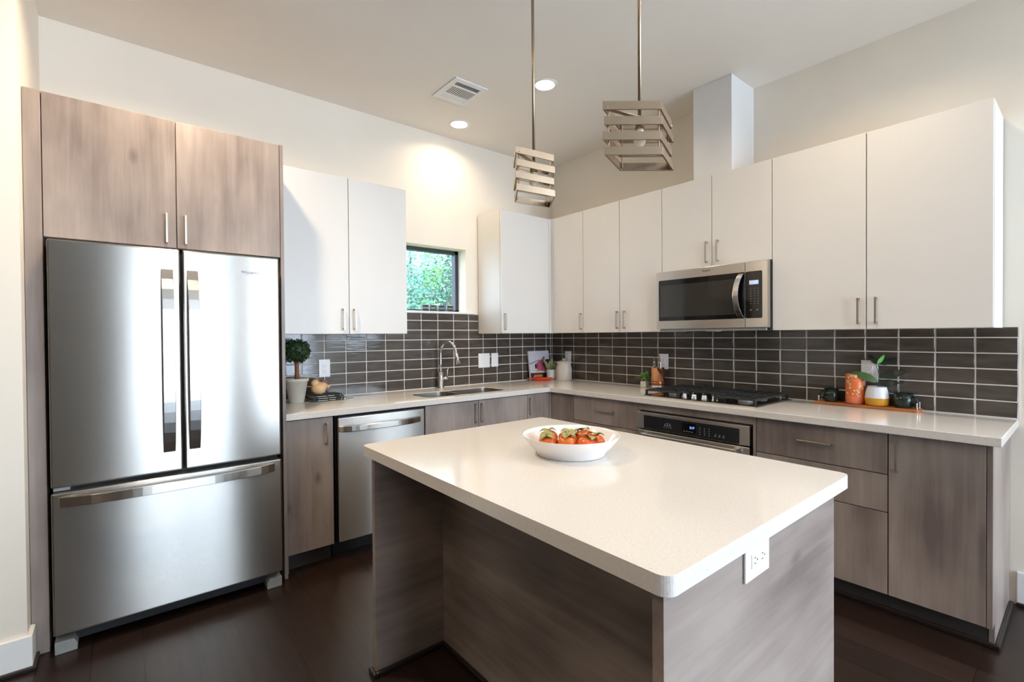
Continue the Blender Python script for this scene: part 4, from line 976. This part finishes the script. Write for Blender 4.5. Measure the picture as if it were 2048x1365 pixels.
# ------------------------------------------------------------ word blocks on the sill
BLK = plain('black_block', (26, 24, 25), .5, noise=.1, nscale=30); WTX = plain('block_lettering', (226, 222, 218), .5)
for x, s, sz, lb in ((-1.445, 'COOK', .0185, 'leftmost black word block on the window sill, reading COOK'), (-1.372, 'EAT', .0215, 'black word block on the window sill reading EAT'), (-1.292, 'CLEAN', .0155, 'black word block on the window sill reading CLEAN'), (-1.207, 'REPEAT', .0125, 'rightmost black word block on the window sill, reading REPEAT')):
    t = thing('word_block', (x, .02, WZ0), lb, 'block', 'word blocks on the window sill')
    bm = B(-.025, .025, -.025, .025, 0, .051, bev=.002); tx = faceA(text(s, sz, .0004), 0, -.0252, .025)
    for q, mt, nm in ((bm, BLK, 'cube'), (tx, WTX, 'lettering')):
        bmesh.ops.rotate(q, verts=q.verts, cent=(0, 0, 0), matrix=Matrix.Rotation(-.25, 3, 'Z')); bmesh.ops.translate(q, verts=q.verts, vec=(x, .02, WZ0+.0005)); obj('block' if nm == 'cube' else nm, q, mt, t)

# ------------------------------------------------------------ outside the kitchen window
struct('ground_outside', B(-8, 12, .2, 16, -.3, -.25), plain('lawn', (92, 120, 70), .9, noise=.3, nscale=8))
def foliagemat(name, c1, c2):
    mt, nt, b = mat(name); oi = coords(nt, (1, 1, 1)); n = nd(nt, 'ShaderNodeTexNoise'); n.inputs['Scale'].default_value = 9; nt.links.new(oi.outputs[0], n.inputs['Vector'])
    r = ramp(nt, [(.35, lin(c1)), (.65, lin(c2))]); nt.links.new(n.outputs[0], r.inputs[0]); nt.links.new(r.outputs[0], b.inputs['Base Color']); b.inputs['Roughness'].default_value = .5; return mt
BARK = plain('bark', (96, 84, 78), .9, noise=.3, nscale=20)
def tree(x, y, h, cr, n, seed, mt, label, size=.07, low=0.):
    rd = random.Random(seed); t = thing('garden_tree', (x, y, -.25), label, 'tree', 'trees outside the kitchen window')
    bm = bmesh.new(); tube(bm, [(x, y, -.25), (x+.05, y, h*.4), (x, y+.05, h*.85)], [.09, .06, .02], 8)
    for k in range(7):
        a = rd.uniform(0, 2*PI); z = h*rd.uniform(.25, .6); tube(bm, [(x, y, z), (x+math.cos(a)*cr*.7, y+math.sin(a)*cr*.7, z+h*.25)], [.03, .008], 6)
    obj('trunk', bm, BARK, t); bm = bmesh.new()
    g = lambda q, m: max(-m, min(m, rd.gauss(0, q)))
    cl = [Vector((g(.42, .7), g(.42, .7), rd.gauss(0, .45))) for _ in range(26)]
    for k in range(n):
        c = cl[k % 26]; p = Vector((x+(c.x+g(.2, .3))*cr, y+(c.y+g(.2, .3))*cr, max(low, h*.62+(c.z+rd.gauss(0, .2))*cr*1.3)))
        d = Vector((rd.uniform(-1, 1), rd.uniform(-1, 1), rd.uniform(-.6, .6))).normalized()*size*rd.uniform(.6, 1.3); s = d.orthogonal().normalized()*size*.34
        s.rotate(Matrix.Rotation(rd.uniform(0, 6), 3, d)) if False else None
        v = [bm.verts.new(q) for q in (p-d*.5, p+s, p+d*.5, p-s)]; bm.faces.new(v)
    obj('foliage', bm, mt, t)
F1 = foliagemat('leaves_teal', (30, 98, 80), (84, 160, 132)); F2 = foliagemat('leaves_green', (42, 112, 52), (98, 168, 82)); F3 = foliagemat('leaves_pale', (66, 134, 120), (132, 186, 168))
tree(.85, 3.3, 3.3, 1.0, 7000, 2, F1, 'teal green leafy tree seen through the right side of the kitchen window')
tree(1.35, 5.6, 3.7, 1.15, 6000, 4, F3, 'pale airy tree seen through the left side of the kitchen window')
tree(-.12, 1.75, 2.1, .48, 3800, 6, F2, 'low bright green shrub just outside the kitchen window', .06, .3)
obj('neighbour_house', box(B(3.2, 5.0, 11, 14, -.25, 3.4), 3.0, 5.2, 10.7, 14.3, 3.4, 3.6, 1), [plain('pink_stucco', (214, 184, 176), .8, noise=.06, nscale=4), plain('roof_edge', (150, 120, 110), .8)], label='pale pinkish building glimpsed behind the trees outside the window', cat='building', origin=(4.1, 12.5, -.25))
